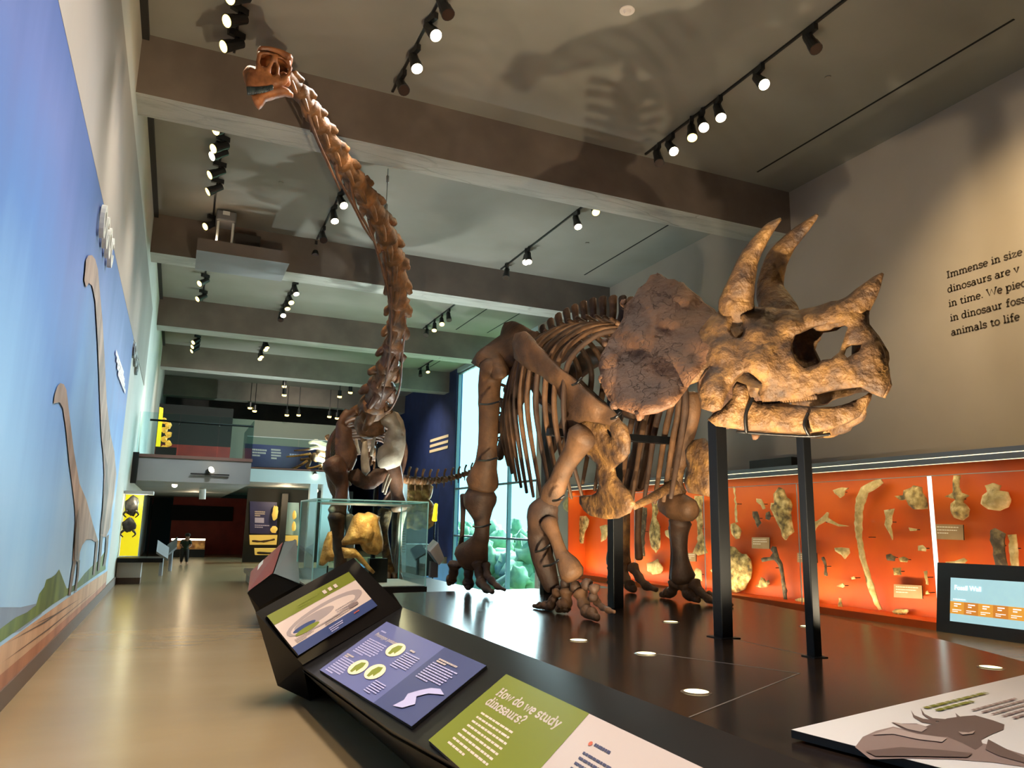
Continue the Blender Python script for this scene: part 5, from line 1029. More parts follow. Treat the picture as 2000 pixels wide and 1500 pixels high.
b = MB(); b.box((at_(304, 872, 24.48).x, 24.48, 3.18), (at_(345, 876, 24.48).x, 25, at_(304, 872, 24.48).z)); b.build('plinth', 'dark_wall', UC)
b = MB()
for k in range(7): b.blob(at_(321+k % 2*8, 822+k*9, 24.7), .09, seed=k, rough=.5)
b.build('amber_specimen', 'lit_amber', UC)
# skeleton pieces on the bridge (partly behind the long necked one)
BS = thing('horned_skeleton', 'golden skeleton with a white skull on the upper bridge behind the long neck', 'skeleton', at_(620, 915, 26.5))
mat('bone_white', 'cfcabb', 'e6e2d6', rough=.6, scale=6)
bone('skull', [(604, 866, 7, 26.4), (618, 864, 12, 26.4), (636, 872, 14, 26.4), (655, 874, 14, 26.4)], 'bone_white', BS, plane=1, rough=.2)
bone('lower_jaw', [(606, 876, 5, 26.4), (622, 874, 7, 26.4), (645, 878, 8, 26.4)], 'bone_white', BS, plane=1)
for k, (x0, y0_, x1, y1_, w) in enumerate(((640, 852, 646, 880, 12), (622, 884, 660, 892, 20), (612, 892, 648, 905, 18), (606, 888, 600, 912, 9), (640, 900, 628, 918, 12), (652, 885, 640, 915, 12), (588, 898, 612, 894, 7))): bone('bone', [(x0, y0_, w, 26.6), ((x0+x1)/2+2, (y0_+y1_)/2, w*.7, 26.6), (x1, y1_, w, 26.6)], 'bone_orange', BS, plane=1, rough=.35, rs=8)
for k, (x0, y0_, x1, y1_) in enumerate(((560, 892, 606, 886), (575, 880, 612, 876), (570, 918, 600, 900), (562, 918, 592, 906), (600, 915, 630, 908))): bone('tail_rod', [(x0, y0_, 3, 26.5), ((x0+x1)/2, (y0_+y1_)/2+1, 4, 26.5), (x1, y1_, 5, 26.5)], 'bone_orange' if k % 2 else 'bone_gold', BS, plane=1)
# pillars and beams under the bridge
for (a, c_, x, w, lab) in ((0, 2.74, pY(640, 960, 25.7).x, .16, 'pale blue pillar under the end of the upper bridge'), (0, 2.74, pY(598, 1000, 27).x, .12, 'slim grey pillar under the upper bridge')):
    b = MB(); b.box((x-w, 25.7, a), (x+w, 26.0, c_)); tag(b.build('pillar', 'slab_blue'), lab, 'pillar')
# ------------------------------------------------------------------ under the balcony
b = MB(); b.box((-.1, 37, 0), (3.1, 37.2, 2.48)); struct(b.build('wall_red_lower', 'red_wall'))
b = MB(); b.box((3.02, 33.5, 0), (3.2, 37, 2.48)); struct(b.build('wall_red_side', 'red_wall'))
SCR = thing('projection_screen', 'large black screen on the red wall under the balcony', 'screen', at_(400, 1000, 36.8))
b = MB(); b.prism([at_(334, 986, 36.9), at_(456, 990, 36.9), at_(454, 1018, 36.9), at_(332, 1016, 36.9)], (0, .1, 0)); b.build('screen_surface', 'slot_black', SCR)
# yellow case at the end of the mural wall
YC = thing('yellow_display_case', 'bright yellow lit wall case with two dark turtle shells, past the mural end', 'display case', (-.7, 20.3, 0))
b = MB(); b.box((XL+.02, 20.55, .62), (-.72, 20.6, 2.06)); b.build('yellow_back', 'lit_yellow', YC)
b = MB(); b.box((XL+.02, 20.0, 2.06), (-.5, 20.62, 2.14)); b.build('top', 'white_metal', YC)
b = MB(); b.box((XL+.02, 19.9, .5), (-.15, 20.8, .6)); b.build('ledge', 'black_metal', YC)
b = MB(); b.box((XL+.02, 20.2, .14), (-.6, 20.6, .5)); b.build('cabinet', 'white_metal', YC)
b = MB(); b.box((XL+.02, 20.18, 0), (-.6, 20.6, .14)); b.build('kick_board', 'dark_brown_base', YC)
b = MB(); b.box((XL+.02, 20.0, .6), (-.5, 20.012, 2.06)); b.build('glass_front', 'case_glass', YC)
b = MB(); b.box((-.512, 20.012, .6), (-.5, 20.6, 2.06)); b.build('glass_side', 'rail_glass', YC)
mat('shell_dark', '1f1d1c', '4c4640', rough=.4, scale=14)
for k, (px, py, a, lab) in enumerate(((258, 988, 0, 'upper dark turtle shell fossil in the yellow case'), (252, 1026, .5, 'lower dark turtle shell fossil in the yellow case'))):
    c = pY(px, py, 20.45); o = thing('turtle_shell', lab, 'fossil', c, 'turtle shells in the yellow case')
    b = MB(); b.blob(c, .2, seed=k+4, rough=.35, n=14, sq=(.75, .3, 1.15 if not k else .8)); b.build('shell', 'shell_dark', o, smooth=True)
    for s in (-1, 1): b = MB(); b.tube([c+Vector((s*.1, -.05, -.12)), c+Vector((s*.16, -.07, -.2)), c+Vector((s*.1, -.05, -.27))], [.03, .02, .012], seg=6); b.build('limb', 'shell_dark', o, smooth=True)
    b = MB(); b.cyl(c, (c.x, 20.55, c.z), .01, n=6); b.build('pin', 'strap_black', o)
# lecterns, light table, visitor
for i, (px, py, w, lab) in enumerate(((318, 1075, .3, 'grey tilted lectern beside the yellow case'), (336, 1068, .26, 'dark tilted lectern in front of the lit specimen table'))):
    c = pY(px, py, 23.+i*2); o = thing('reading_lectern', lab, 'lectern', (c.x, c.y, 0), 'lecterns in the far hall')
    b = MB(); b.obox(c, (w*.5, .05, .12 if i else -.1), (0, .3, .14), (0, -.02, .03)); b.build('tilted_panel', 'mid_grey', o); b = MB(); b.cyl((c.x, c.y, 0), (c.x, c.y, c.z), .05, n=8); b.build('post', 'mid_grey', o)
LTb = thing('specimen_table', 'brightly lit low specimen case in front of the dark red wall', 'display case', at_(368, 1085, 34))
mat('lamp_warm', 'fff0c8', emit='fff0c8', es=5)
p0, p1 = at_(332, 1082, 34), at_(399, 1086, 34)
b = MB(); b.box((p0.x, 34, 0), (p1.x, 35, .3)); b.build('plinth', 'fascia_black', LTb)
zt = at_(365, 1052, 34).z; b = MB(); b.box((p0.x, 34.0, zt-.07), (p0.x+.6, 34.06, zt)); b.build('lamp_strip', 'lamp_warm', LTb); b = MB(); b.box((p0.x+.68, 34.0, zt-.07), (p1.x-.02, 34.06, zt)); b.build('lamp_strip', 'lamp_warm', LTb)
mat('rock_amber', '7a4a22', 'd9a25a', rough=.7, scale=5, c3='a8703a')
b = MB(); b.box((p0.x, 34.5, .3), (p1.x, 35, zt-.1))
b.build('rock_slab', 'rock_amber', LTb)
VS = thing('person', 'small visitor in dark green bending over the lit specimen case', 'person', (.4, 28.6, 0))
vx, vy = .42, 28.6
mat('cloth_green', '1f2e22', rough=.9); mat('skin', '8a5f48', rough=.6); mat('hair_dark', '17120f', rough=.8); mat('trousers', '26221f', rough=.9)
# one continuous body grown from a jointed skeleton
bm = bmesh.new()
J = {'pel': (vx, vy, .52, .085), 'che': (vx+.03, vy-.04, .74, .09), 'nec': (vx+.05, vy-.06, .84, .04), 'hed': (vx+.06, vy-.08, .94, .075), 'top': (vx+.06, vy-.08, 1.01, .055),
     'hl': (vx-.06, vy, .47, .065), 'kl': (vx-.07, vy-.03, .27, .045), 'al': (vx-.07, vy, .07, .03), 'tl': (vx-.07, vy-.11, .035, .028), 'hr': (vx+.06, vy, .47, .065), 'kr': (vx+.09, vy-.02, .27, .045), 'ar': (vx+.1, vy+.02, .07, .03), 'tr': (vx+.1, vy-.09, .035, .028),
     'sl': (vx-.08, vy-.04, .79, .04), 'el': (vx-.14, vy-.1, .64, .03), 'wl': (vx-.08, vy-.22, .58, .022), 'fl': (vx-.06, vy-.28, .57, .02), 'sr': (vx+.13, vy-.04, .78, .04), 'er': (vx+.2, vy-.1, .63, .03), 'wr': (vx+.13, vy-.22, .58, .022), 'fr': (vx+.11, vy-.28, .57, .02)}
V_ = {k: bm.verts.new(v[:3]) for k, v in J.items()}
for a, c in (('pel', 'che'), ('che', 'nec'), ('nec', 'hed'), ('hed', 'top'), ('pel', 'hl'), ('hl', 'kl'), ('kl', 'al'), ('al', 'tl'), ('pel', 'hr'), ('hr', 'kr'), ('kr', 'ar'), ('ar', 'tr'), ('che', 'sl'), ('sl', 'el'), ('el', 'wl'), ('wl', 'fl'), ('che', 'sr'), ('sr', 'er'), ('er', 'wr'), ('wr', 'fr')): bm.edges.new((V_[a], V_[c]))
bm.verts.index_update(); me = bpy.data.meshes.new('body'); bm.to_mesh(me); bm.free()
o = bpy.data.objects.new('body', me); COL.objects.link(o); attach(o, VS)
sm = o.modifiers.new('skin', 'SKIN'); o.modifiers.new('sub', 'SUBSURF').levels = 2; o.modifiers['sub'].render_levels = 2
for i, k in enumerate(J): me.skin_vertices[0].data[i].radius = (J[k][3], J[k][3])
me.skin_vertices[0].data[0].use_root = True; me.materials.append(MATS['skin'])
b = MB(); b.tube([(vx, vy, .5), (vx+.01, vy-.02, .6), (vx+.03, vy-.04, .74), (vx+.045, vy-.055, .81)], [.115, .11, .12, .06], seg=14, flat=.8, ref=(0, 1, 0)); 
b.tube([(vx-.08, vy-.04, .79), (vx-.12, vy-.08, .69)], [.055, .045], seg=10); b.tube([(vx+.13, vy-.04, .78), (vx+.18, vy-.08, .69)], [.055, .045], seg=10); b.build('shirt', 'cloth_green', VS, smooth=True)
b = MB(); b.tube([(vx-.06, vy, .5), (vx-.07, vy-.03, .27), (vx-.07, vy, .1)], [.085, .06, .045], seg=10); b.tube([(vx+.06, vy, .5), (vx+.09, vy-.02, .27), (vx+.1, vy+.02, .1)], [.085, .06, .045], seg=10); b.build('trousers', 'trousers', VS, smooth=True)
b = MB(); b.blob((vx+.06, vy-.065, .975), .088, seed=3, rough=.1, n=14, sq=(1, 1.05, .85)); b.build('hair', 'hair_dark', VS, smooth=True)
# far panels with fossils on the right of the dark room
FP = Panel('hall_panel', 'violet text panel with a pale fossil, beyond the red lectern', 'sign', [pY(488, 979, 30), pY(541, 981, 30), pY(541, 1044, 30), pY(488, 1042, 30)], 'purple_panel', thick=.05); FP.n = Vector((0, -1, 0))
FP.lines(.18, .3, .4, .06, 3, 'p_white', 'panel_text', .6, seed=120); FP.rect(.18, .5, .52, .66, 'p_lilac'); FP.lines(.18, .72, .6, .06, 2, 'p_lilac', 'panel_text', .5, seed=121)
FQ = Panel('hall_panel', 'pale blue lit panel with fossils, right of the dark post', 'sign', [pY(556, 981, 30), pY(584, 982, 30), pY(584, 1046, 30), pY(556, 1044, 30)], 'slab_blue', thick=.05); FQ.n = Vector((0, -1, 0))
for px, py, r, y in ((537, 1000, .16, 29.8), (534, 1008, .12, 29.8), (574, 1008, .11, 29.8), (574, 1024, .1, 29.8), (573, 1036, .09, 29.8)):
    pass
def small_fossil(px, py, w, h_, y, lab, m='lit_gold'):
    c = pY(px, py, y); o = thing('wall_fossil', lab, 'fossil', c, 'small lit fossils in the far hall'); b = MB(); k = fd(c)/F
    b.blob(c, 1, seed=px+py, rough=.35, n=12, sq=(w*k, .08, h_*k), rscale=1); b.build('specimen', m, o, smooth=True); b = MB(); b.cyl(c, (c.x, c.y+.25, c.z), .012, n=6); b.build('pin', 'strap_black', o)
small_fossil(537, 1002, 6, 14, 29.75, 'tall golden fossil at the right edge of the far violet panel'); small_fossil(535, 1034, 7, 6, 29.75, 'small golden fossil low on the far violet panel')
small_fossil(575, 1006, 4, 8, 29.75, 'upper golden fossil on the pale blue lit panel'); small_fossil(574, 1028, 4, 9, 29.75, 'lower golden fossil on the pale blue lit panel')
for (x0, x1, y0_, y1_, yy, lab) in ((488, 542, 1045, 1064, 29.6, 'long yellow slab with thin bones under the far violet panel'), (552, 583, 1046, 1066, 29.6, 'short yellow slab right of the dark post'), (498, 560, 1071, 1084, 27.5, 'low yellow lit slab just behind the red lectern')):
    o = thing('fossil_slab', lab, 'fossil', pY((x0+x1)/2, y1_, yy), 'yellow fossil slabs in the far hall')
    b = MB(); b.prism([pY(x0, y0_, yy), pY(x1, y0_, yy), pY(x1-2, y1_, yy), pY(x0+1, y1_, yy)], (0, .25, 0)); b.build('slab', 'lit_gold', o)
    b = MB(); b.tube([pY(x0+5, (y0_+y1_)/2+2, yy-.03), pY((x0+x1)/2, (y0_+y1_)/2+3, yy-.03), pY(x1-6, (y0_+y1_)/2-1, yy-.03)], [.03, .04, .03], seg=6, rough=.5); b.build('thin_bones', 'bone_brown', o, smooth=True)
b = MB(); a = pY(549, 1070, 29.4); b.box((a.x-.11, 29.3, 0), (a.x+.11, 29.5, 2.5)); tag(b.build('pillar', 'dark_wall'), 'dark square post between the far violet and pale blue panels', 'pillar')
b = MB(); b.box((pY(480, 1000, 30.2).x, 30.055, 0), (pY(650, 1000, 30.2).x, 30.15, 2.7)); struct(b.build('wall_panel_back', 'dark_wall'))
# display right of the long necked skeleton
RC = thing('far_glass_case', 'glass case with golden rock specimens right of the sauropod legs', 'display case', pY(815, 1100, 22))
p0, p1 = pY(786, 1100, 22), pY(853, 1100, 22)
b = MB(); b.box((p0.x, 22, 0), (p1.x, 23.2, .9)); b.build('plinth', 'dark_wall', RC)
z1 = pY(815, 935, 22).z; b = MB(); b.box((p0.x, 22, .9), (p1.x, 22.01, z1)); b.build('glass_front', 'cabinet_glass', RC); b = MB(); b.box((p0.x, 22, z1), (p1.x, 23.2, z1+.06)); b.build('lid', 'mid_grey', RC)
b = MB()
for k in range(9): b.blob(pY(798+(k % 3)*14, 962+(k//3)*26, 22.7), .3, seed=k, rough=.5)
b.build('rock_specimen', 'rock_amber', RC, smooth=True)
o = thing('pale_text_column', 'pale cyan text column behind the glass case, right of the skull', 'sign', pY(784, 1120, 19)); b = MB(); b.prism([pY(776, 935, 21.5), pY(796, 936, 21.5), pY(792, 1122, 21.5), pY(770, 1122, 21.5)], (0, .12, 0)); b.build('column', 'slab_blue', o)
b = MB()
for k in range(14): b.prism([pY(781, 1012+k*5, 21.45), pY(792-(k % 3), 1012+k*5, 21.45), pY(792-(k % 3), 1014+k*5, 21.45), pY(781, 1014+k*5, 21.45)], (0, .02, 0))
b.build('text_block', 'letter_grey', o)
o = thing('yellow_specimen', 'small upright yellow specimen in front of the blue wall', 'fossil', pY(851, 1030, 20)); b = MB(); b.tube([pY(849, 1016, 20), pY(850, 1000, 20), pY(852, 985, 20)], [.07, .06, .05], seg=8, rough=.2); b.build('specimen', 'lit_yellow', o, smooth=True); b = MB(); b.cyl(pY(849, 1016, 20), (pY(849, 1016, 20).x, 20, .0), .02, n=8); b.build('stand', 'strap_black', o)
o = thing('clear_barrier', 'clear upright panel with a sloped label, right of the glass case', 'sign', pY(850, 1130, 13)); b = MB(); b.prism([pY(832, 1024, 13), pY(856, 1023, 13), pY(855, 1128, 13), pY(833, 1130, 13)], (0, .02, 0)); b.build('clear_panel', 'cabinet_glass', o)
b = MB(); b.prism([pY(840, 1078, 12.9), pY(856, 1060, 12.9), pY(868, 1090, 12.9), pY(858, 1104, 12.9)], (0, .3, .05)); b.build('label_plate', 'white_metal', o); b = MB(); b.prism([pY(840, 1128, 12.95), pY(855, 1128, 12.95), pY(856, 1100, 12.95), pY(842, 1096, 12.95)], (0, .1, 0)); b.build('stand', 'mid_grey', o)
# text on the far blue wall
o = thing('blue_wall_text', 'three short cream text lines on the far dark blue wall', 'lettering', pX(858, 865, XR-.02))
for i in range(3):
    a = pX(876-i*.6, 850+i*11, XR-.02); b = MB(); b.box((XR-.03, a.y, a.z-.09), (XR-.02, a.y+2.9, a.z+.05)); b.build('text_line', 'p_cream', o)
# ------------------------------------------------------------------ ceiling tracks and spotlights
mat('lamp_black', '1a1a1b', rough=.4); mat('lens_warm', 'ffe9a0', emit='ffdf7a', es=4); mat('lens_bright', 'fff6e0', emit='ffe9c0', es=12); mat('lens_off', '3a2a24', rough=.25)
TKL = {}
tr_spec = [(.2, 4.2, 11.9, 'left black lighting track in the bay nearest the camera'), (2.8, 4.2, 11.9, 'middle black lighting track in the bay nearest the camera'), (8.0, 4.2, 11.9, 'right black lighting track in the bay nearest the camera'),
           (.2, 12.9, 19.6, 'left lighting track in the bay behind the first beam'), (2.8, 12.9, 19.6, 'middle lighting track in the bay behind the first beam'), (8.1, 12.9, 19.6, 'right lighting track in the bay behind the first beam'),
           (.2, 20.6, 27.3, 'left lighting track in the bay behind the second beam'), (2.8, 20.6, 27.3, 'middle lighting track in the bay behind the second beam'), (8.1, 20.6, 27.3, 'right lighting track in the bay behind the second beam'),
           (.2, 28.3, 34.9, 'left lighting track in the bay behind the third beam'), (2.8, 28.3, 34.9, 'middle lighting track in the bay behind the third beam'), (10.2, 28.3, 34.9, 'right lighting track in the bay behind the third beam')]
for x, y0, y1, lab in tr_spec:
    b = MB(); b.box((x-.02, y0, H-.035), (x+.02, y1, H)); tag(b.build('light_track', 'lamp_black'), lab, 'track', 'ceiling lighting tracks')
def make_spot(lens, tilt):
    """adapter at the origin under the track, lamp body tilted by tilt from straight down (towards local -Y)"""
    o = thing('track_spotlight', '', 'spotlight', (0, 0, 0), 'track spotlights')
    b = MB(); b.box((-.035, -.13, -.1), (.035, .13, -.0)); b.build('adapter', 'lamp_black', o)
    b = MB(); b.cyl((0, 0, -.09), (0, 0, -.2), .022, n=8); b.build('stem', 'lamp_black', o)
    d = Vector((0, -math.sin(tilt), -math.cos(tilt))); c = Vector((0, 0, -.22))
    b = MB(); b.cyl(c-d*.12, c+d*.08, .075, .08, n=14); b.cyl(c+d*.08, c+d*.22, .09, .098, n=14); b.build('lamp_body', 'lamp_black', o, smooth=False)
    b = MB(); b.cyl(c+d*.215, c+d*.224, .088, n=14); b.build('lens', lens, o)
    return o, c+d*.22
W_, L_ = 'lens_warm', 'lens_bright'
PROTO = {}
def spot(px, py, x, kind, az, label, tilt=35, fy=None):
    """px, py of the lens; the lamp hangs on the track at x; az = horizontal aim in degrees (0 = towards +Y)"""
    p = pX(px, py, x)
    if not 8.3 <= p.z <= 8.75: p = pZ(px, py, 8.5)
    key = (kind, tilt); a = math.radians(az)
    aim = Vector((math.sin(a), math.cos(a)))
    off = aim*math.sin(math.radians(tilt))*.22
    loc = Vector((x, p.y-off.y, H-.035)); rot = math.atan2(-aim.x, aim.y)+PI   # local -Y turned to aim
    if key not in PROTO:
        o, _ = make_spot(kind, math.radians(tilt)); PROTO[key] = o; o.location = loc; o.rotation_euler = (0, 0, rot); o['label'] = label
        return o
    return dup(PROTO[key], loc, rot, label)
bays = [
 ('in the nearest bay', [(.2, [(466, 3, W_), (466, 45, W_), (464, 100, W_)], -110, 'left track'), (2.8, [(870, 15, 'lens_off'), (828, 60, L_), (812, 138, L_), (774, 170, 'lens_off')], 170, 'middle track'),
    (8.0, [(1622, 100, 'lens_off'), (1495, 155, L_), (1411, 225, L_), (1380, 238, L_), (1357, 268, W_), (1318, 288, L_), (1290, 300, 'lens_off')], 200, 'right track')]),
 ('behind the first beam', [(.2, [(443, 261, W_), (441, 297, W_), (445, 313, L_), (433, 348, W_), (427, 380, W_), (407, 445, W_)], -110, 'left track'), (2.8, [(678, 355, W_), (667, 413, L_), (652, 436, L_), (632, 460, 'lens_off'), (617, 485, 'lens_off')], 170, 'middle track'),
    (8.1, [(1130, 428, L_), (1166, 413, W_), (1035, 492, L_), (1011, 508, L_), (992, 530, 'lens_off'), (973, 543, 'lens_off')], 200, 'right track')]),
 ('behind the second beam', [(.2, [(404, 557, W_), (399, 587, W_), (394, 620, W_)], -110, 'left track'), (2.8, [(583, 572, L_), (577, 591, W_), (574, 602, W_), (560, 616, L_), (548, 630, 'lens_off')], 170, 'middle track'),
    (8.1, [(878, 612, 'lens_off'), (865, 625, W_), (850, 640, W_), (835, 655, 'lens_off'), (820, 660, 'lens_off')], 200, 'right track')]),
 ('behind the third beam', [(.2, [(387, 671, W_), (381, 679, W_), (385, 688, W_)], -110, 'left track'), (2.8, [(530, 678, W_), (525, 683, W_), (519, 696, W_), (515, 701, W_), (500, 710, 'lens_off')], 170, 'middle track'),
    (10.2, [(858, 727, W_), (845, 735, 'lens_off'), (830, 740, W_), (818, 745, W_)], 200, 'right track')])]
ORD = ['nearest', 'second', 'third', 'fourth', 'fifth', 'sixth', 'seventh']
for bn_, tracks in bays:
    for x, ls, az, tn in tracks:
        for i, (px, py, k) in enumerate(ls):
            spot(px, py, x, k, az+((i*37) % 30-15), '%s black %s spotlight on the %s %s' % (ORD[i], 'unlit' if k == 'lens_off' else 'lit', tn, bn_), tilt=55 if x < 1 else (28, 40)[i % 2])
# lamps over the far gallery and under the balcony
gal = [(555, 756, W_, 39, 'upper of two stacked lamps over the far gallery'), (555, 773, W_, 38.5, 'lower of two stacked lamps over the far gallery'), (663, 776, W_, 39, 'gallery lamp left of the long neck base'), (684, 768, W_, 39.4, 'gallery lamp touching the long neck base'),
       (488, 798, W_, 43, 'left lamp of the pair over the red gallery wall'), (497, 804, W_, 43, 'right lamp of the pair over the red gallery wall'), (560, 812, W_, 43, 'gallery lamp above the violet panel'), (583, 812, W_, 43, 'gallery lamp right of the violet panel'), (643, 815, W_, 43, 'gallery lamp above the white skull'), (658, 818, W_, 43, 'gallery lamp beside the sauropod shoulder')]
for px, py, k, y, lab in gal:
    p = pY(px, py, y); o = thing('gallery_lamp', lab, 'spotlight', p, 'lamps over the far gallery')
    b = MB(); b.cyl(p+Vector((0, 0, .05)), p+Vector((0, 0, .35)), .1, n=10); b.build('lamp_body', 'lamp_black', o); b = MB(); b.cyl(p, p+Vector((0, -.03, .06)), .11, n=10); b.build('lens', k, o); b = MB(); b.cyl(p+Vector((0, 0, .35)), (p.x, p.y, H), .02, n=6); b.build('stem', 'lamp_black', o)
o = thing('slab_lamp', 'small lit lamp on a dark bar on the grey balcony front', 'spotlight', pY(414, 925, 22.1)); b = MB(); b.box((pY(372, 925, 22.1).x, 22.1, pY(372, 925, 22.1).z-.02), (pY(448, 927, 22.1).x, 22.14, pY(372, 925, 22.1).z+.02)); b.build('bar', 'lamp_black', o); b = MB(); b.cyl(pY(406, 921, 22.1), pY(412, 918, 21.95), .07, n=10); b.build('lamp_body', 'lamp_black', o); b = MB(); b.cyl(pY(412, 918, 21.95), pY(414, 917, 21.93), .085, n=12); b.build('lens', L_, o)
o = thing('ceiling_lamp', 'white cylinder lamp hanging under the balcony', 'lamp', pY(395, 965, 26)); b = MB(); b.cyl(pY(395, 975, 26), pY(396, 955, 26), .1, n=12); b.build('shade', 'white_metal', o); b = MB(); b.box((pY(390, 953, 26).x, 25.95, 2.42), (pY(402, 953, 26).x, 26.05, 2.48)); b.build('mount_plate', 'white_metal', o)
for px, py, y, lab in ((341, 948, 24, 'lit lamp under the balcony, right of the yellow case'), (453, 934, 23, 'small bright lamp under the right end of the balcony'), (617, 959, 27, 'bright lamp under the upper bridge'), (616, 930, 25.3, 'pale lamp on the front of the upper bridge')):
    p = pY(px, py, y); o = thing('spot_lamp', lab, 'spotlight', p, 'lamps under the balcony'); b = MB(); b.cyl(p+Vector((0, .02, .02)), p+Vector((0, .16, .12)), .06, n=10); b.build('lamp_body', 'lamp_black', o); b = MB(); b.cyl(p, p+Vector((0, .02, .015)), .075, n=10); b.build('lens', L_, o)
# white ceiling disc and small sensors
mat('disc_white', 'e6dcd6', rough=.5)
p = pZ(1225, 20, H); o = thing('ceiling_speaker', 'round white ceiling disc near the top of the picture', 'speaker', p); b = MB(); b.cyl(p-Vector((0, 0, .012)), p, .11, n=28); b.build('rim', 'disc_white', o); b = MB(); b.cyl(p-Vector((0, 0, .05)), p-Vector((0, 0, .012)), .04, .06, n=20); b.build('cap', 'disc_white', o)
for px, py, lab in ((1617, 150, 'tiny round ceiling sensor right of the right track'), (1147, 474, 'tiny round ceiling sensor behind the first beam, right side'), (549, 356, 'tiny round ceiling sensor behind the first beam, left side')):
    p = pZ(px, py, H); b = MB(); b.cyl(p-Vector((0, 0, .02)), p, .05, n=16); tag(b.build('ceiling_sensor', 'ceiling_paint'), lab, 'sensor', 'small ceiling sensors')
# boxed-out shelf with equipment at the second beam
b = MB(); z0 = pY(390, 478, 18.2).z; xa, xb = pY(385, 478, 18.2).x, pY(566, 505, 18.2).x
b.box((xa, 18.2, 7.62), (xb, 19.72, 7.92)); b.m[0] = 1; struct(b.build('trim_11', ['concrete_beam', 'slab_grey']))
PJ = thing('projector', 'grey projector box on two white legs on the ceiling shelf', 'projector', (pY(443, 440, 18.6).x, 18.8, 7.92))
pc = pY(443, 428, 18.6)
b = MB(); b.box((pc.x-.24, 18.6, pc.z-.05), (pc.x+.22, 19.2, min(8.85, pc.z+.36))); b.build('housing', 'mid_grey', PJ, bevel=.04)
for s in (-.18, .16): b = MB(); b.cyl((pc.x+s, 18.7, 7.92), (pc.x+s, 18.7, pc.z-.05), .03, n=10); b.build('leg', 'white_metal', PJ)
b = MB(); b.box((pc.x-.1, 18.592, pc.z+.1), (pc.x+.06, 18.6, pc.z+.2)); b.build('badge', 'white_metal', PJ)
b = MB(); a = pY(486, 450, 18.9); b.box((a.x-.32, 18.9, 7.92), (a.x+.3, 19.4, 8.45)); tag(b.build('equipment_box', 'dark_wall', bevel=.02), 'dark equipment box beside the projector on the ceiling shelf', 'box')
# ------------------------------------------------------------------ working lights
WARM = (1, .77, .48); SOFT = (1, .9, .76); GOLD = (1, .72, .36)
aims = ((3.6, 7.2, 3.4), (4.0, 6.2, 3.2), (3.5, 5.3, 3.2), (4.3, 6.5, 4), (4.0, 6.5, 4.0), (3.9, 4.6, 3.0))
for i, (p, e_) in enumerate(zip(uplights[:6], (160, 160, 1050, 140, 160, 200))):
    light('SPOT', 'upward_beam', (p.x, p.y, p.z+.02), e_, col=(1, .82, .55), target=aims[i], size=.025, angle=100, blend=.5)
# key lights from the tracks onto the horned skull
light('SPOT', 'key_beam', (2.8, 3.2, 8.4), 300, col=GOLD, target=(4.1, 4.3, 2.7), size=.05, angle=22, blend=.5)
light('SPOT', 'key_beam', (8.0, 5.6, 8.4), 300, col=GOLD, target=(4.1, 4.8, 2.8), size=.06, angle=34, blend=.6)
light('SPOT', 'key_beam', (2.8, 6.4, 8.4), 260, col=WARM, target=(3.6, 7.2, 2.6), size=.06, angle=46, blend=.6)
light('SPOT', 'key_beam', (8.0, 9.5, 8.4), 520, col=WARM, target=(4.6, 7.0, 2.0), size=.06, angle=46, blend=.6)
# warm pool on the lettered wall
for y in (3.6, 6.9): light('SPOT', 'wall_wash', (8.0, y, 8.4), 900, col=(1, .74, .38), target=(11.85, y-.4, 4.2), size=.2, angle=88, blend=1)
# mural wash
for y in (1, 4, 7, 10): light('SPOT', 'mural_wash', (2.2, y, 8.3), 860, col=(1, .95, .9), target=(-1.13, y, 1.2), size=.3, angle=95, blend=1)
for y in (14, 17.2): light('SPOT', 'mural_wash', (1.4, y, 8.3), 480, col=(1, .95, .88), target=(-1.13, y, 2.4), size=.1, angle=72, blend=1)
# panels and floor
light('SPOT', 'rail_beam', (2.8, 5.2, 8.4), 210, col=SOFT, target=(1.7, 4.6, .5), size=.1, angle=50, blend=.8)
light('SPOT', 'rail_beam', (2.8, 3.0, 8.4), 120, col=SOFT, target=(2.4, 2.4, .7), size=.1, angle=50, blend=.8)
for x, y in ((.2, 3), (.2, 6.5), (.2, 10), (.2, 14), (.2, 18.5), (1, 25)): light('SPOT', 'floor_beam', (x, y, 8.4), 420, col=(1, .84, .62), target=(.4, y-.3, 0), size=.1, angle=80, blend=1)
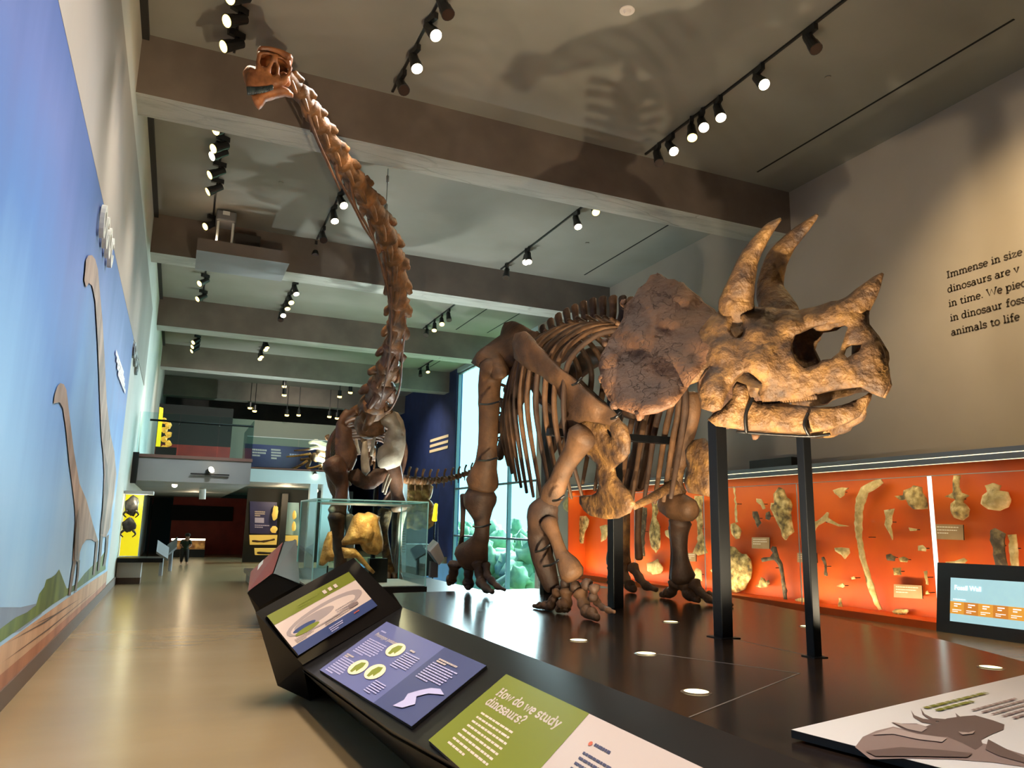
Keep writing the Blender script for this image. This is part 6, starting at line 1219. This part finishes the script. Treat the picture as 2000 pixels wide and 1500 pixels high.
# long necked skeleton, glass case
light('SPOT', 'neck_beam', (5.6, 8.2, 8.4), 420, col=WARM, target=(1.2, 10.2, 7.0), size=.08, angle=34, blend=.7)
light('SPOT', 'neck_beam', (8.1, 13.4, 8.4), 560, col=WARM, target=(2.9, 13.2, 5.6), size=.08, angle=44, blend=.7)
light('SPOT', 'neck_beam', (2.8, 13.3, 8.4), 600, col=WARM, target=(3.4, 15.4, 3.6), size=.08, angle=44, blend=.7)
light('SPOT', 'case_beam', (2.8, 7.6, 8.4), 1600, col=WARM, target=(2.6, 11.5, 1.1), size=.05, angle=16, blend=.6)
for q in ((4.9, 15.6, .32), (5.2, 19.5, .32)): light('SPOT', 'upward_beam', q, 800, col=(.9, 1, .96), target=(5.8, q[1]+1.6, 8.9), size=.04, angle=84, blend=.6)
for q, t_ in (((5.0, 22.5, .1), (4.2, 25.5, 8.9)), ((4.6, 26.4, 3.4), (4.4, 31.5, 8.9)), ((3.5, 33.5, 3.4), (3.2, 40, 8.9))): light('SPOT', 'upward_beam', q, 650, col=(.86, 1, .98), target=t_, size=.05, angle=130, blend=.8)  # added upward fill spots without fixtures, they brighten the far bays and beams
# light line inside the fossil case
for y in (5.5, 10, 14.5, 19): light('AREA', 'case_strip', (XF+.1, y, 2.57), 11, col=(1, .84, .56), target=(11.62, y, .9), size=4.2, sizey=.08); light('AREA', 'case_strip', (XF+.08, y, .2), 30, col=(1, .84, .56), target=(11.75, y, 1.3), size=4.2, sizey=.06)
# balcony, gallery and far rooms
light('SPOT', 'gallery_beam', (1, 30, 8.4), 900, col=SOFT, target=(1, 34, 3.2), angle=110, blend=1, size=.1)
light('SPOT', 'gallery_beam', (5, 38, 8.4), 500, col=SOFT, target=(5.5, 43.5, 5), angle=100, blend=1, size=.1)
light('SPOT', 'gallery_beam', (2.6, 15.6, 8.0), 1500, col=(.95, 1, 1), target=(.5, 22.2, 2.8), angle=30, blend=1, size=.1)
light('POINT', 'under_balcony', (.6, 30, 2.2), 20, col=WARM, size=.1)
light('POINT', 'under_balcony', (3.6, 28.6, 2.4), 45, col=WARM, size=.1)
light('POINT', 'bridge_glow', (4.2, 25.8, 4.4), 16, col=WARM, size=.08)
light('POINT', 'balcony_glow', (-.9, 24.2, 4.7), 14, col=WARM, size=.08)
light('POINT', 'yellow_case_lamp', (-.8, 20.3, 1.9), 8, col=(1, .95, .7), size=.05)
light('SPOT', 'blue_wall_beam', (8.1, 36.5, 8.4), 900, col=SOFT, target=(11.8, 37, 3.5), angle=90, blend=1, size=.1)
